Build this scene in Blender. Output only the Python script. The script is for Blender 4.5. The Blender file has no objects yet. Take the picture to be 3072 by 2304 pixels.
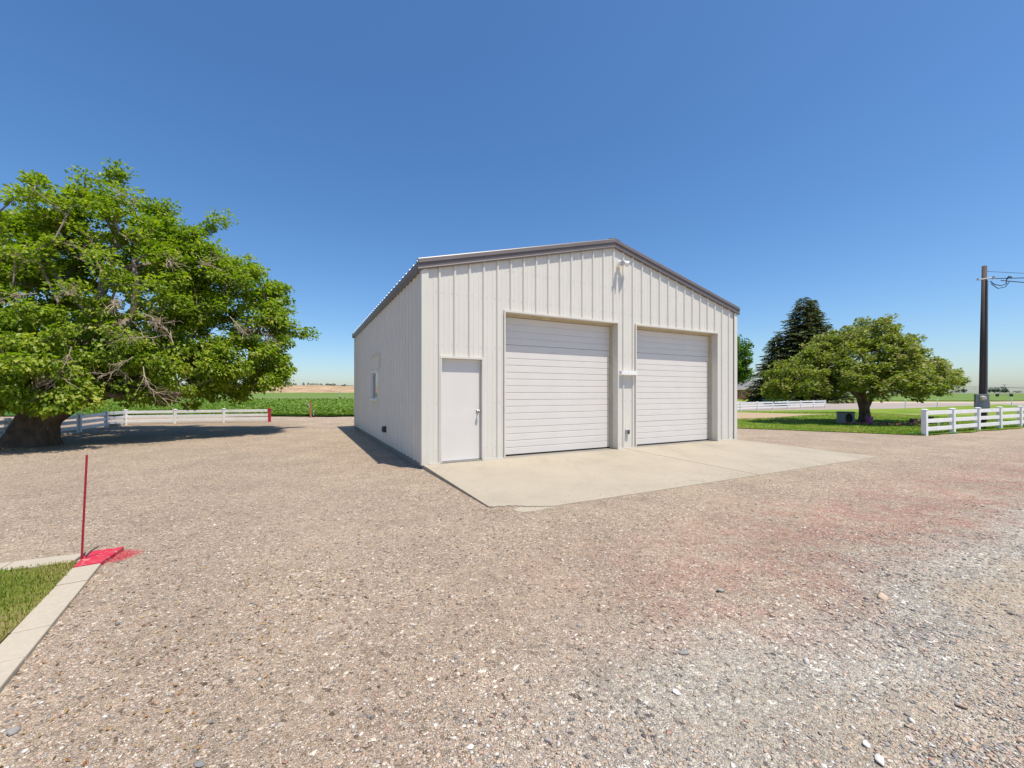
import bpy, math, random
import numpy as np
from mathutils import Vector, Matrix, noise as mnoise

# ------------------------------------------------------------------ camera, sky, sun, exposure
SC = bpy.context.scene
COL = SC.collection
EYE = 1.431
cam_d = bpy.data.cameras.new("camera")
cam_d.sensor_width = 36.0
cam_d.lens = 36.0 * 1225.0 / 3072.0
cam_d.shift_y = 28.0 / 3072.0
cam_d.clip_start = 0.05
cam_d.clip_end = 20000.0
cam = bpy.data.objects.new("camera", cam_d)
cam.location = (0, 0, EYE)
cam.rotation_euler = (math.radians(90), 0, 0)
COL.objects.link(cam)
SC.camera = cam

LIGHT_DIR = Vector((-1.058, 0.949, -3.9)).normalized()
SUN_EL = math.asin(-LIGHT_DIR.z)
SUN_ROT = math.atan2(-LIGHT_DIR.x, -LIGHT_DIR.y)
world = bpy.data.worlds.new("World")
SC.world = world
world.use_nodes = True
wn = world.node_tree
bg = wn.nodes["Background"]
sky = wn.nodes.new("ShaderNodeTexSky")
sky.sky_type = 'NISHITA'
sky.sun_disc = False
sky.sun_elevation = SUN_EL
sky.sun_rotation = SUN_ROT
sky.altitude = 0.0
sky.air_density = 1.0
sky.dust_density = 0.85
sky.ozone_density = 6.0
sky_sat = wn.nodes.new("ShaderNodeHueSaturation")
sky_sat.inputs["Saturation"].default_value = 1.16
wn.links.new(sky.outputs[0], sky_sat.inputs["Color"])
wn.links.new(sky_sat.outputs[0], bg.inputs[0])
bg.inputs[1].default_value = 0.114

sun_d = bpy.data.lights.new("sun", 'SUN')
sun_d.energy = 4.4
sun_d.angle = math.radians(0.5)
sun_d.color = (1.0, 0.93, 0.82)
sun = bpy.data.objects.new("sun", sun_d)
sun.rotation_euler = LIGHT_DIR.to_track_quat('-Z', 'Y').to_euler()
sun.location = (20, -20, 60)
COL.objects.link(sun)

SC.view_settings.view_transform = 'Standard'
SC.view_settings.look = 'None'
SC.view_settings.exposure = 0.5
SC.view_settings.gamma = 1.0
SC.render.engine = 'CYCLES'
SC.cycles.max_bounces = 8
SC.cycles.transparent_max_bounces = 8

rng = np.random.default_rng(11)
random.seed(5)

# ------------------------------------------------------------------ material helpers
def new_mat(name):
    m = bpy.data.materials.new(name)
    m.use_nodes = True
    nt = m.node_tree
    b = nt.nodes["Principled BSDF"]
    return m, nt, b

def N(nt, typ, **kw):
    n = nt.nodes.new(typ)
    for k, v in kw.items():
        setattr(n, k, v)
    return n

def ramp(nt, stops, interp='LINEAR'):
    r = N(nt, "ShaderNodeValToRGB")
    cr = r.color_ramp
    cr.interpolation = interp
    while len(cr.elements) < len(stops):
        cr.elements.new(0.5)
    for e, (p, c) in zip(cr.elements, stops):
        e.position = p
        e.color = (c[0], c[1], c[2], 1) if len(c) == 3 else c
    return r

def pos_node(nt):
    return N(nt, "ShaderNodeNewGeometry").outputs["Position"]

def obj_coord(nt):
    return N(nt, "ShaderNodeTexCoord").outputs["Object"]

def tex_noise(nt, vec, scale, detail=4, rough=0.55):
    n = N(nt, "ShaderNodeTexNoise")
    n.inputs["Scale"].default_value = scale
    n.inputs["Detail"].default_value = detail
    n.inputs["Roughness"].default_value = rough
    nt.links.new(vec, n.inputs["Vector"])
    return n

def math_n(nt, op, a, b=None, clamp=False):
    n = N(nt, "ShaderNodeMath", operation=op)
    n.use_clamp = clamp
    for i, v in enumerate((a, b)):
        if v is None:
            continue
        if isinstance(v, (int, float)):
            n.inputs[i].default_value = v
        else:
            nt.links.new(v, n.inputs[i])
    return n.outputs[0]

def smooth(nt, val, lo, hi, olo=0.0, ohi=1.0):
    n = N(nt, "ShaderNodeMapRange", interpolation_type='SMOOTHSTEP')
    nt.links.new(val, n.inputs[0])
    for i, v in zip((1, 2, 3, 4), (lo, hi, olo, ohi)):
        n.inputs[i].default_value = v
    return n.outputs[0]

def mix_col(nt, fac, a, b, blend='MIX'):
    n = N(nt, "ShaderNodeMix", data_type='RGBA', blend_type=blend)
    for i, v in ((0, fac), (6, a), (7, b)):
        if isinstance(v, (int, float)):
            n.inputs[i].default_value = v
        elif isinstance(v, tuple):
            n.inputs[i].default_value = (*v, 1)
        else:
            nt.links.new(v, n.inputs[i])
    return n.outputs[2]

def bump(nt, b, h, strength, dist):
    n = N(nt, "ShaderNodeBump")
    n.inputs["Strength"].default_value = strength
    n.inputs["Distance"].default_value = dist
    nt.links.new(h, n.inputs["Height"])
    nt.links.new(n.outputs[0], b.inputs["Normal"])

def simple_mat(name, c, rough=0.5, metal=0.0, var=0.12, scale=6.0, bstr=0.0, bdist=0.002, bscale=60.0, spec=0.5, obj=True, stretch=None):
    m, nt, b = new_mat(name)
    v = obj_coord(nt) if obj else pos_node(nt)
    if stretch:
        mp = N(nt, "ShaderNodeMapping")
        mp.inputs["Scale"].default_value = stretch
        nt.links.new(v, mp.inputs[0])
        v = mp.outputs[0]
    n = tex_noise(nt, v, scale, 5, 0.6)
    lo = tuple(x * (1 - var) for x in c)
    hi = tuple(min(1, x * (1 + var)) for x in c)
    r = ramp(nt, [(0.3, lo), (0.7, hi)])
    nt.links.new(n.outputs[0], r.inputs[0])
    nt.links.new(r.outputs[0], b.inputs["Base Color"])
    b.inputs["Roughness"].default_value = rough
    b.inputs["Metallic"].default_value = metal
    b.inputs["Specular IOR Level"].default_value = spec
    if bstr > 0:
        n2 = tex_noise(nt, v, bscale, 4, 0.6)
        bump(nt, b, n2.outputs[0], bstr, bdist)
    return m

def leaf_mat(name, stops, trans=0.38, rough=0.45, tcol=(1.0, 1.25, 0.35)):
    m = bpy.data.materials.new(name)
    m.use_nodes = True
    nt = m.node_tree
    b = nt.nodes["Principled BSDF"]
    out = nt.nodes["Material Output"]
    at = N(nt, "ShaderNodeAttribute", attribute_name="tint")
    r = ramp(nt, stops)
    nt.links.new(at.outputs["Fac"], r.inputs[0])
    nt.links.new(r.outputs[0], b.inputs["Base Color"])
    b.inputs["Roughness"].default_value = rough
    b.inputs["Specular IOR Level"].default_value = 0.35
    tr = N(nt, "ShaderNodeBsdfTranslucent")
    tc = mix_col(nt, 1.0, r.outputs[0], tcol, 'MULTIPLY')
    nt.links.new(tc, tr.inputs[0])
    mx = N(nt, "ShaderNodeMixShader")
    mx.inputs[0].default_value = trans
    nt.links.new(b.outputs[0], mx.inputs[1])
    nt.links.new(tr.outputs[0], mx.inputs[2])
    nt.links.new(mx.outputs[0], out.inputs[0])
    return m

# ------------------------------------------------------------------ object helpers
def tag(o, label=None, cat=None, group=None, kind=None):
    if label: o["label"] = label
    if cat: o["category"] = cat
    if group: o["group"] = group
    if kind: o["kind"] = kind
    return o

def link(name, me, mat=None, parent=None, loc=None, rot=None):
    o = bpy.data.objects.new(name, me)
    COL.objects.link(o)
    if mat is not None and me is not None and not me.materials:
        me.materials.append(mat)
    if parent is not None:
        o.parent = parent
    if loc is not None: o.location = loc
    if rot is not None: o.rotation_euler = rot
    return o

def empty(name, loc=(0, 0, 0), rz=0.0, parent=None):
    o = bpy.data.objects.new(name, None)
    o.empty_display_size = 0.2
    COL.objects.link(o)
    o.location = loc
    o.rotation_euler = (0, 0, rz)
    if parent is not None: o.parent = parent
    return o

class MB:
    """collects vertices and faces into one mesh"""
    def __init__(self):
        self.v, self.f = [], []
    def add(self, vs, fs):
        k = len(self.v)
        self.v += [tuple(p) for p in vs]
        self.f += [tuple(i + k for i in f) for f in fs]
    def box(self, x0, x1, y0, y1, z0, z1):
        self.hexa([(x0, y0, z0), (x1, y0, z0), (x1, y1, z0), (x0, y1, z0), (x0, y0, z1), (x1, y0, z1), (x1, y1, z1), (x0, y1, z1)])
    def hexa(self, p):
        self.add(p, [(0, 3, 2, 1), (4, 5, 6, 7), (0, 1, 5, 4), (1, 2, 6, 5), (2, 3, 7, 6), (3, 0, 4, 7)])
    def tube(self, p0, p1, r0, r1, n=8, caps=True):
        p0, p1 = Vector(p0), Vector(p1)
        d = (p1 - p0)
        if d.length < 1e-6: return
        d.normalize()
        a = d.orthogonal().normalized()
        b = d.cross(a)
        vs = []
        for p, r in ((p0, r0), (p1, r1)):
            for i in range(n):
                t = 2 * math.pi * i / n
                vs.append(p + a * (r * math.cos(t)) + b * (r * math.sin(t)))
        fs = [(i, (i + 1) % n, n + (i + 1) % n, n + i) for i in range(n)]
        if caps:
            fs += [tuple(range(n - 1, -1, -1)), tuple(range(n, 2 * n))]
        self.add(vs, fs)
    def path(self, pts, rad, n=8):
        """a continuous tapered tube along points"""
        pts = [Vector(p) for p in pts]
        k0 = len(self.v)
        ref = None
        for i, p in enumerate(pts):
            d = (pts[min(i + 1, len(pts) - 1)] - pts[max(i - 1, 0)]).normalized()
            if ref is None:
                ref = d.orthogonal().normalized()
            a = (ref - d * ref.dot(d)).normalized()
            ref = a
            b = d.cross(a)
            r = rad[i] if hasattr(rad, '__len__') else rad
            for j in range(n):
                t = 2 * math.pi * j / n
                self.v.append(tuple(p + a * (r * math.cos(t)) + b * (r * math.sin(t))))
        for i in range(len(pts) - 1):
            for j in range(n):
                self.f.append((k0 + i * n + j, k0 + i * n + (j + 1) % n, k0 + (i + 1) * n + (j + 1) % n, k0 + (i + 1) * n + j))
        self.f.append(tuple(k0 + j for j in range(n - 1, -1, -1)))
        e = k0 + (len(pts) - 1) * n
        self.f.append(tuple(e + j for j in range(n)))
    def lathe(self, prof, n=16, c=(0, 0, 0)):
        k0 = len(self.v)
        for (r, z) in prof:
            for j in range(n):
                t = 2 * math.pi * j / n
                self.v.append((c[0] + r * math.cos(t), c[1] + r * math.sin(t), c[2] + z))
        for i in range(len(prof) - 1):
            for j in range(n):
                self.f.append((k0 + i * n + j, k0 + i * n + (j + 1) % n, k0 + (i + 1) * n + (j + 1) % n, k0 + (i + 1) * n + j))
        self.f.append(tuple(k0 + j for j in range(n - 1, -1, -1)))
        e = k0 + (len(prof) - 1) * n
        self.f.append(tuple(e + j for j in range(n)))
    def mesh(self, name, smooth=False):
        me = bpy.data.meshes.new(name)
        me.from_pydata(self.v, [], self.f)
        if smooth:
            me.polygons.foreach_set("use_smooth", [True] * len(me.polygons))
        me.update()
        return me
    def build(self, name, mat, parent=None, smooth=False, loc=None, rot=None, bevel=0.0):
        o = link(name, self.mesh(name, smooth), mat, parent, loc, rot)
        if bevel > 0:
            bv = o.modifiers.new("bevel", 'BEVEL')
            bv.width = bevel
            bv.segments = 2
            bv.limit_method = 'ANGLE'
        return o

def np_mesh(name, verts, faces, tint=None, smooth=False):
    """verts (N,3), faces (M,k) arrays; tint: one float per face"""
    me = bpy.data.meshes.new(name)
    nv, (nf, k) = len(verts), faces.shape
    me.vertices.add(nv)
    me.vertices.foreach_set("co", np.ascontiguousarray(verts, dtype=np.float32).ravel())
    me.loops.add(nf * k)
    me.loops.foreach_set("vertex_index", np.ascontiguousarray(faces, dtype=np.int32).ravel())
    me.polygons.add(nf)
    me.polygons.foreach_set("loop_start", np.arange(0, nf * k, k, dtype=np.int32))
    me.polygons.foreach_set("loop_total", np.full(nf, k, dtype=np.int32))
    if smooth:
        me.polygons.foreach_set("use_smooth", np.ones(nf, dtype=bool))
    me.update(calc_edges=True)
    if tint is not None:
        a = me.attributes.new("tint", 'FLOAT', 'FACE')
        a.data.foreach_set("value", np.ascontiguousarray(tint, dtype=np.float32))
    return me

def unit(a):
    return a / np.maximum(np.linalg.norm(a, axis=-1, keepdims=True), 1e-9)

def kites(P, D, Nn, L, Wd, tint, fold=0.18):
    """leaf-shaped folded quads: base, side, tip, side"""
    D = unit(D)
    S = unit(np.cross(D, Nn))
    U = np.cross(S, D)
    L = L[:, None]; Wd = Wd[:, None]
    base = P
    tip = P + D * L - U * (L * 0.12)
    mid = P + D * (L * 0.45) - U * (Wd * fold)
    a = mid + S * Wd * 0.5 + U * (Wd * fold * 2)
    b = mid - S * Wd * 0.5 + U * (Wd * fold * 2)
    V = np.stack([base, a, tip, b], 1).reshape(-1, 3)
    n = len(P)
    idx = np.arange(n)[:, None] * 4
    F = np.concatenate([idx + np.array([0, 1, 2]), idx + np.array([0, 2, 3])], 0)
    return V, F, np.concatenate([tint, tint])

def rand_unit(n):
    return unit(rng.normal(size=(n, 3)))

def fbm(x, y, s, seed=0.0):
    return mnoise.noise(Vector((x * s + seed, y * s - seed, seed * 0.37)))

# ------------------------------------------------------------------ place
P0 = Vector((-1.657, 7.6, 0.0))
BROT = math.atan2(0.4616, 0.887)
BX = Vector((math.cos(BROT), math.sin(BROT), 0))
BY = Vector((-math.sin(BROT), math.cos(BROT), 0))
W, D = 9.16, 10.46
ZS = 0.098
AP = 3.27
def to_local(x, y):
    r = Vector((x, y, 0)) - P0
    return r.dot(BX), r.dot(BY)
def from_local(s, t, z=0.0):
    p = P0 + BX * s + BY * t
    return Vector((p.x, p.y, z))
def ss(a, b, x):
    t = min(1, max(0, (x - a) / (b - a)))
    return t * t * (3 - 2 * t)

def ground_h(x, y):
    h = 0.02 * fbm(x, y, 0.22, 3.1) + 0.010 * fbm(x, y, 0.9, 7.7) + 0.005 * fbm(x, y, 3.1, 1.7)
    h -= 0.010
    dl = 0.452 * x - 0.892 * y + 2.27 + 0.5 * fbm(x, y, 0.35, 5.5)
    if 0.892 * x + 0.452 * y > 0:
        w_ = ss(0, 2.5, 0.892 * x + 0.452 * y)
        h += w_ * (-0.022 * math.exp(-((dl - 1.5) / 0.32) ** 2) + 0.022 * math.exp(-((dl - 0.55) / 0.4) ** 2) + 0.016 * math.exp(-((dl - 2.4) / 0.4) ** 2))
    fade = 1 - ss(14, 22, math.hypot(x, y))
    h *= 0.35 + 0.65 * fade
    s, t = to_local(x, y)
    # shallow drop along the left wall, gravel banked up to the apron's front edge
    if -2.5 < s < 0.2 and t > -3.6:
        k = (1 - ss(0.4, 2.5, -s)) * ss(-3.6, -1.5, t)
        h = h * (1 - k) + (-0.022) * k
    if t < 0.5 and s > -0.8:
        d = -AP - t
        k = 1 - ss(0.05, 1.3, abs(d)) if d > 0 else 1.0
        k *= ss(-0.6, 0.15, s) * (1 - ss(W + 0.0, W + 2.2, s))
        h = h * (1 - k) + 0.031 * k
    return h

# ---- materials for the setting
def gravel_material():
    m, nt, b = new_mat("gravel")
    p = pos_node(nt)
    warp = tex_noise(nt, p, 30, 2)
    wv = N(nt, "ShaderNodeVectorMath", operation='MULTIPLY_ADD')
    nt.links.new(warp.outputs["Color"], wv.inputs[0])
    wv.inputs[1].default_value = (0.012, 0.012, 0.0)
    nt.links.new(p, wv.inputs[2])
    def vor(scale, feat='F1'):
        v = N(nt, "ShaderNodeTexVoronoi", voronoi_dimensions='2D', feature=feat)
        v.inputs["Scale"].default_value = scale
        nt.links.new(wv.outputs[0], v.inputs["Vector"])
        return v
    v1, v2, v3 = vor(52), vor(115), vor(230)
    sep1 = N(nt, "ShaderNodeSeparateColor"); nt.links.new(v1.outputs["Color"], sep1.inputs[0])
    sep2 = N(nt, "ShaderNodeSeparateColor"); nt.links.new(v2.outputs["Color"], sep2.inputs[0])
    sep3 = N(nt, "ShaderNodeSeparateColor"); nt.links.new(v3.outputs["Color"], sep3.inputs[0])
    tan = [(0.0, (0.085, 0.06, 0.042)), (0.13, (0.21, 0.155, 0.11)), (0.3, (0.36, 0.275, 0.20)), (0.5, (0.33, 0.235, 0.175)), (0.66, (0.46, 0.36, 0.27)), (0.80, (0.25, 0.20, 0.17)), (0.90, (0.40, 0.31, 0.23)), (0.97, (0.68, 0.60, 0.50))]
    gry = [(0.0, (0.05, 0.05, 0.052)), (0.12, (0.20, 0.19, 0.18)), (0.35, (0.41, 0.36, 0.295)), (0.52, (0.29, 0.28, 0.265)), (0.68, (0.50, 0.45, 0.37)), (0.84, (0.38, 0.35, 0.31)), (0.96, (0.70, 0.66, 0.59))]
    red = [(0.0, (0.11, 0.05, 0.04)), (0.3, (0.28, 0.14, 0.11)), (0.6, (0.37, 0.205, 0.16)), (0.85, (0.43, 0.28, 0.22)), (0.96, (0.60, 0.49, 0.42))]
    def stone(sep, stops):
        r = ramp(nt, stops, 'LINEAR')
        nt.links.new(sep.outputs[0], r.inputs[0])
        return r.outputs[0]
    # driveway coordinate: d grows from the shed towards the lane on the right
    sx = N(nt, "ShaderNodeSeparateXYZ"); nt.links.new(p, sx.inputs[0])
    d = math_n(nt, 'ADD', math_n(nt, 'ADD', math_n(nt, 'MULTIPLY', sx.outputs[0], 0.452), math_n(nt, 'MULTIPLY', sx.outputs[1], -0.892)), 2.27)
    al = math_n(nt, 'ADD', math_n(nt, 'MULTIPLY', sx.outputs[0], 0.892), math_n(nt, 'MULTIPLY', sx.outputs[1], 0.452))
    big = tex_noise(nt, p, 0.55, 4, 0.6)
    dn = math_n(nt, 'ADD', d, math_n(nt, 'MULTIPLY', math_n(nt, 'SUBTRACT', big.outputs[0], 0.5), 2.2))
    med = tex_noise(nt, p, 2.3, 5, 0.65)
    right = smooth(nt, al, 0.6, 2.2)
    gmask = math_n(nt, 'MULTIPLY', smooth(nt, dn, 0.0, 1.0), smooth(nt, al, 0.0, 1.8))
    rband = math_n(nt, 'MULTIPLY', smooth(nt, dn, -1.5, -0.2), smooth(nt, dn, 1.1, 0.3))
    rmask = math_n(nt, 'MULTIPLY', math_n(nt, 'MULTIPLY', rband, right), smooth(nt, med.outputs[0], 0.36, 0.62))
    def zone(stops_t, stops_g, stops_r, sep):
        c = mix_col(nt, gmask, stone(sep, stops_t), stone(sep, stops_g))
        return mix_col(nt, math_n(nt, 'MULTIPLY', rmask, smooth(nt, al, 1.5, 6.0, 0.5, 0.95)), c, stone(sep, stops_r))
    c1 = zone(tan, gry, red, sep1)
    c2 = zone(tan, gry, red, sep2)
    c3 = zone(tan, gry, red, sep3)
    # which stones are coarse, which fine
    pick1 = math_n(nt, 'GREATER_THAN', sep1.outputs[1], math_n(nt, 'SUBTRACT', 0.78, math_n(nt, 'MULTIPLY', gmask, 0.18)))
    pick2 = math_n(nt, 'GREATER_THAN', sep2.outputs[1], 0.5)
    c = mix_col(nt, pick2, c3, c2)
    c = mix_col(nt, pick1, c, c1)
    # broad wear: packed pale tracks, dusty patches
    track = math_n(nt, 'MULTIPLY', smooth(nt, math_n(nt, 'ABSOLUTE', math_n(nt, 'SUBTRACT', dn, 1.55)), 0.55, 0.1), right)
    track2 = math_n(nt, 'MULTIPLY', smooth(nt, math_n(nt, 'ABSOLUTE', math_n(nt, 'ADD', dn, 2.3)), 0.6, 0.1), smooth(nt, al, 3.5, 6.0))
    dust = math_n(nt, 'ADD', smooth(nt, big.outputs[0], 0.42, 0.72, 0.0, 0.34), math_n(nt, 'MULTIPLY', math_n(nt, 'ADD', track, track2), 0.45), True)
    c = mix_col(nt, dust, c, (0.39, 0.315, 0.23))
    w = tex_noise(nt, p, 0.9, 5, 0.7)
    shade = ramp(nt, [(0.3, (0.78, 0.78, 0.755)), (0.7, (1.06, 1.05, 1.0))])
    nt.links.new(w.outputs[0], shade.inputs[0])
    c = mix_col(nt, 1.0, c, shade.outputs[0], 'MULTIPLY')
    sp = tex_noise(nt, p, 9.0, 8, 0.82)
    spr = ramp(nt, [(0.34, (0.97, 0.97, 0.98)), (0.47, (1.20, 1.21, 1.23)), (0.56, (1.30, 1.31, 1.32)), (0.68, (1.48, 1.49, 1.49))])
    nt.links.new(sp.outputs[0], spr.inputs[0])
    c = mix_col(nt, 1.0, c, spr.outputs[0], 'MULTIPLY')
    v0 = vor(15)
    sep0 = N(nt, "ShaderNodeSeparateColor"); nt.links.new(v0.outputs["Color"], sep0.inputs[0])
    lone = math_n(nt, 'MULTIPLY', math_n(nt, 'LESS_THAN', v0.outputs["Distance"], 0.2), math_n(nt, 'GREATER_THAN', sep0.outputs[1], 0.72))
    lc = ramp(nt, [(0.0, (0.10, 0.09, 0.08)), (0.35, (0.17, 0.15, 0.14)), (0.6, (0.30, 0.22, 0.17)), (0.75, (0.55, 0.50, 0.44)), (1.0, (0.70, 0.66, 0.60))])
    nt.links.new(sep0.outputs[0], lc.inputs[0])
    c = mix_col(nt, math_n(nt, 'MULTIPLY', lone, 0.5), c, lc.outputs[0])
    # straw coloured dirt under and around the left tree, along its fence
    td = N(nt, "ShaderNodeVectorMath", operation='DISTANCE')
    nt.links.new(p, td.inputs[0]); td.inputs[1].default_value = (-15.0, 15.5, 0)
    dirt = smooth(nt, math_n(nt, 'ADD', td.outputs["Value"], math_n(nt, 'MULTIPLY', med.outputs[0], 3.0)), 8.6, 6.2)
    fine = tex_noise(nt, p, 14, 6, 0.7)
    dr = ramp(nt, [(0.3, (0.20, 0.145, 0.095)), (0.55, (0.33, 0.25, 0.165)), (0.75, (0.42, 0.33, 0.21))])
    nt.links.new(fine.outputs[0], dr.inputs[0])
    c = mix_col(nt, math_n(nt, 'MULTIPLY', dirt, 0.75), c, dr.outputs[0])
    # red spray paint that missed the kerb end
    sd = N(nt, "ShaderNodeVectorMath", operation='DISTANCE')
    nt.links.new(p, sd.inputs[0]); sd.inputs[1].default_value = (-3.50, 3.62, 0)
    spray = smooth(nt, math_n(nt, 'ADD', sd.outputs["Value"], math_n(nt, 'MULTIPLY', math_n(nt, 'SUBTRACT', tex_noise(nt, p, 40, 4, 0.8).outputs[0], 0.5), 0.16)), 0.20, 0.10)
    c = mix_col(nt, math_n(nt, 'MULTIPLY', spray, 0.8), c, (0.50, 0.022, 0.05))
    nt.links.new(c, b.inputs["Base Color"])
    b.inputs["Roughness"].default_value = 0.85
    b.inputs["Specular IOR Level"].default_value = 0.25
    h = math_n(nt, 'ADD', math_n(nt, 'MULTIPLY', math_n(nt, 'SUBTRACT', 1.0, v1.outputs["Distance"]), pick1), math_n(nt, 'MULTIPLY', math_n(nt, 'SUBTRACT', 1.0, v2.outputs["Distance"]), 0.6))
    h = math_n(nt, 'ADD', h, math_n(nt, 'MULTIPLY', math_n(nt, 'SUBTRACT', 1.0, v3.outputs["Distance"]), 0.3))
    bump(nt, b, h, 1.0, 0.013)
    return m

def concrete_material(name, base=(0.35, 0.305, 0.236), stain=0.12):
    m, nt, b = new_mat(name)
    p = pos_node(nt)
    n1 = tex_noise(nt, p, 0.8, 6, 0.65)
    n2 = tex_noise(nt, p, 45, 4, 0.7)
    r = ramp(nt, [(0.3, tuple(x * (1 - stain) for x in base)), (0.5, base), (0.72, tuple(x * (1 + stain * 0.6) for x in base))])
    nt.links.new(n1.outputs[0], r.inputs[0])
    r2 = ramp(nt, [(0.3, (0.9, 0.9, 0.9)), (0.7, (1.07, 1.07, 1.07))])
    nt.links.new(n2.outputs[0], r2.inputs[0])
    c = mix_col(nt, 1.0, r.outputs[0], r2.outputs[0], 'MULTIPLY')
    n3 = tex_noise(nt, p, 3.2, 6, 0.75)
    spot = smooth(nt, n3.outputs[0], 0.64, 0.76, 0, 0.35)
    c = mix_col(nt, spot, c, tuple(x * 0.72 for x in base))
    nt.links.new(c, b.inputs["Base Color"])
    b.inputs["Roughness"].default_value = 0.8
    b.inputs["Specular IOR Level"].default_value = 0.3
    bump(nt, b, n2.outputs[0], 0.25, 0.002)
    if name == "apron_concrete":
        mp = N(nt, "ShaderNodeMapping"); mp.inputs["Rotation"].default_value = (0, 0, -BROT); mp.inputs["Scale"].default_value = (2.2, 0.28, 1)
        nt.links.new(p, mp.inputs[0])
        st = tex_noise(nt, mp.outputs[0], 1.0, 6, 0.7)
        c = mix_col(nt, smooth(nt, st.outputs[0], 0.50, 0.70, 0, 0.42), c, tuple(x * 0.70 for x in base))
        n4 = tex_noise(nt, p, 7.0, 3, 0.5)
        c = mix_col(nt, smooth(nt, n4.outputs[0], 0.70, 0.74, 0, 0.35), c, (0.14, 0.12, 0.10))
        # hairline cracks
        vc = N(nt, "ShaderNodeTexVoronoi", feature='DISTANCE_TO_EDGE'); vc.inputs["Scale"].default_value = 0.42
        wn_ = tex_noise(nt, p, 2.0, 5, 0.7)
        va = N(nt, "ShaderNodeVectorMath", operation='MULTIPLY_ADD'); nt.links.new(wn_.outputs["Color"], va.inputs[0]); va.inputs[1].default_value = (0.6, 0.6, 0); nt.links.new(p, va.inputs[2])
        nt.links.new(va.outputs[0], vc.inputs["Vector"])
        cr = math_n(nt, 'MULTIPLY', smooth(nt, vc.outputs["Distance"], 0.004, 0.0015), smooth(nt, n1.outputs[0], 0.5, 0.62, 0, 0.5))
        c = mix_col(nt, cr, c, (0.12, 0.10, 0.08))
        nt.links.new(c, b.inputs["Base Color"])
    return m

def grass_material(name, a, bcol, dry, dirt_mask=False, scale=1.0):
    m, nt, b = new_mat(name)
    p = pos_node(nt)
    n1 = tex_noise(nt, p, 0.45 * scale, 5, 0.65)
    n2 = tex_noise(nt, p, 22 * scale, 5, 0.75)
    r = ramp(nt, [(0.32, a), (0.52, bcol), (0.68, dry)])
    nt.links.new(n1.outputs[0], r.inputs[0])
    r2 = ramp(nt, [(0.3, (0.55, 0.58, 0.5)), (0.7, (1.3, 1.28, 1.2))])
    nt.links.new(n2.outputs[0], r2.inputs[0])
    c = mix_col(nt, 1.0, r.outputs[0], r2.outputs[0], 'MULTIPLY')
    if dirt_mask:
        sx = N(nt, "ShaderNodeSeparateXYZ"); nt.links.new(p, sx.inputs[0])
        nz = tex_noise(nt, p, 0.5, 5, 0.6)
        # bare strip that tapers off between shed and tree: centre line y = 28, half width shrinks with x
        hw = smooth(nt, sx.outputs[0], 12.0, 22.5, 5.2, 0.0)
        off = math_n(nt, 'ABSOLUTE', math_n(nt, 'SUBTRACT', sx.outputs[1], 27.6))
        off = math_n(nt, 'ADD', off, math_n(nt, 'MULTIPLY', math_n(nt, 'SUBTRACT', nz.outputs[0], 0.5), 3.0))
        k = smooth(nt, math_n(nt, 'SUBTRACT', off, hw), 0.5, -0.6)
        # worn streak near the gravel
        o2 = math_n(nt, 'ABSOLUTE', math_n(nt, 'SUBTRACT', math_n(nt, 'ADD', math_n(nt, 'MULTIPLY', sx.outputs[0], 0.30), sx.outputs[1]), 20.9))
        k2 = math_n(nt, 'MULTIPLY', smooth(nt, o2, 0.5, 0.1), smooth(nt, nz.outputs[0], 0.45, 0.62, 0.0, 0.6))
        dcol = ramp(nt, [(0.3, (0.30, 0.215, 0.13)), (0.7, (0.44, 0.34, 0.215))])
        nt.links.new(n2.outputs[0], dcol.inputs[0])
        c = mix_col(nt, k, c, dcol.outputs[0])
        c = mix_col(nt, k2, c, (0.40, 0.34, 0.17))
    nt.links.new(c, b.inputs["Base Color"])
    b.inputs["Roughness"].default_value = 0.9
    b.inputs["Specular IOR Level"].default_value = 0.15
    bump(nt, b, n2.outputs[0], 0.8, 0.03)
    return m

def field_material(name, a, bcol, scale=1.2, rows=None):
    m, nt, b = new_mat(name)
    p = pos_node(nt)
    n1 = tex_noise(nt, p, scale, 6, 0.75)
    n2 = tex_noise(nt, p, 0.035, 4, 0.6)
    r = ramp(nt, [(0.35, a), (0.65, bcol)])
    nt.links.new(n1.outputs[0], r.inputs[0])
    r2 = ramp(nt, [(0.3, (0.85, 0.88, 0.85)), (0.7, (1.14, 1.1, 1.05))])
    nt.links.new(n2.outputs[0], r2.inputs[0])
    c = mix_col(nt, 1.0, r.outputs[0], r2.outputs[0], 'MULTIPLY')
    nt.links.new(c, b.inputs["Base Color"])
    b.inputs["Roughness"].default_value = 0.9
    b.inputs["Specular IOR Level"].default_value = 0.1
    bump(nt, b, n1.outputs[0], 0.9, 0.25)
    return m

M_gravel = gravel_material()
M_conc = concrete_material("apron_concrete")
M_found = concrete_material("foundation_concrete", (0.24, 0.22, 0.19), 0.2)
M_kerb = concrete_material("kerb_concrete", (0.40, 0.35, 0.275), 0.08)
M_lawn = grass_material("lawn", (0.11, 0.19, 0.018), (0.17, 0.25, 0.026), (0.30, 0.29, 0.07), True)
M_lawn2 = grass_material("near_lawn_soil", (0.12, 0.15, 0.025), (0.18, 0.18, 0.045), (0.32, 0.26, 0.12), False, 3.0)
M_crop = field_material("crop_ground", (0.035, 0.085, 0.016), (0.075, 0.16, 0.028), 2.2)
M_crop2 = field_material("far_crop", (0.095, 0.155, 0.035), (0.155, 0.225, 0.06), 0.5)
M_dry = field_material("dry_ground", (0.30, 0.215, 0.13), (0.44, 0.33, 0.21), 0.12)
M_hill = field_material("dry_hill", (0.24, 0.16, 0.10), (0.47, 0.34, 0.215), 0.05)
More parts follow.
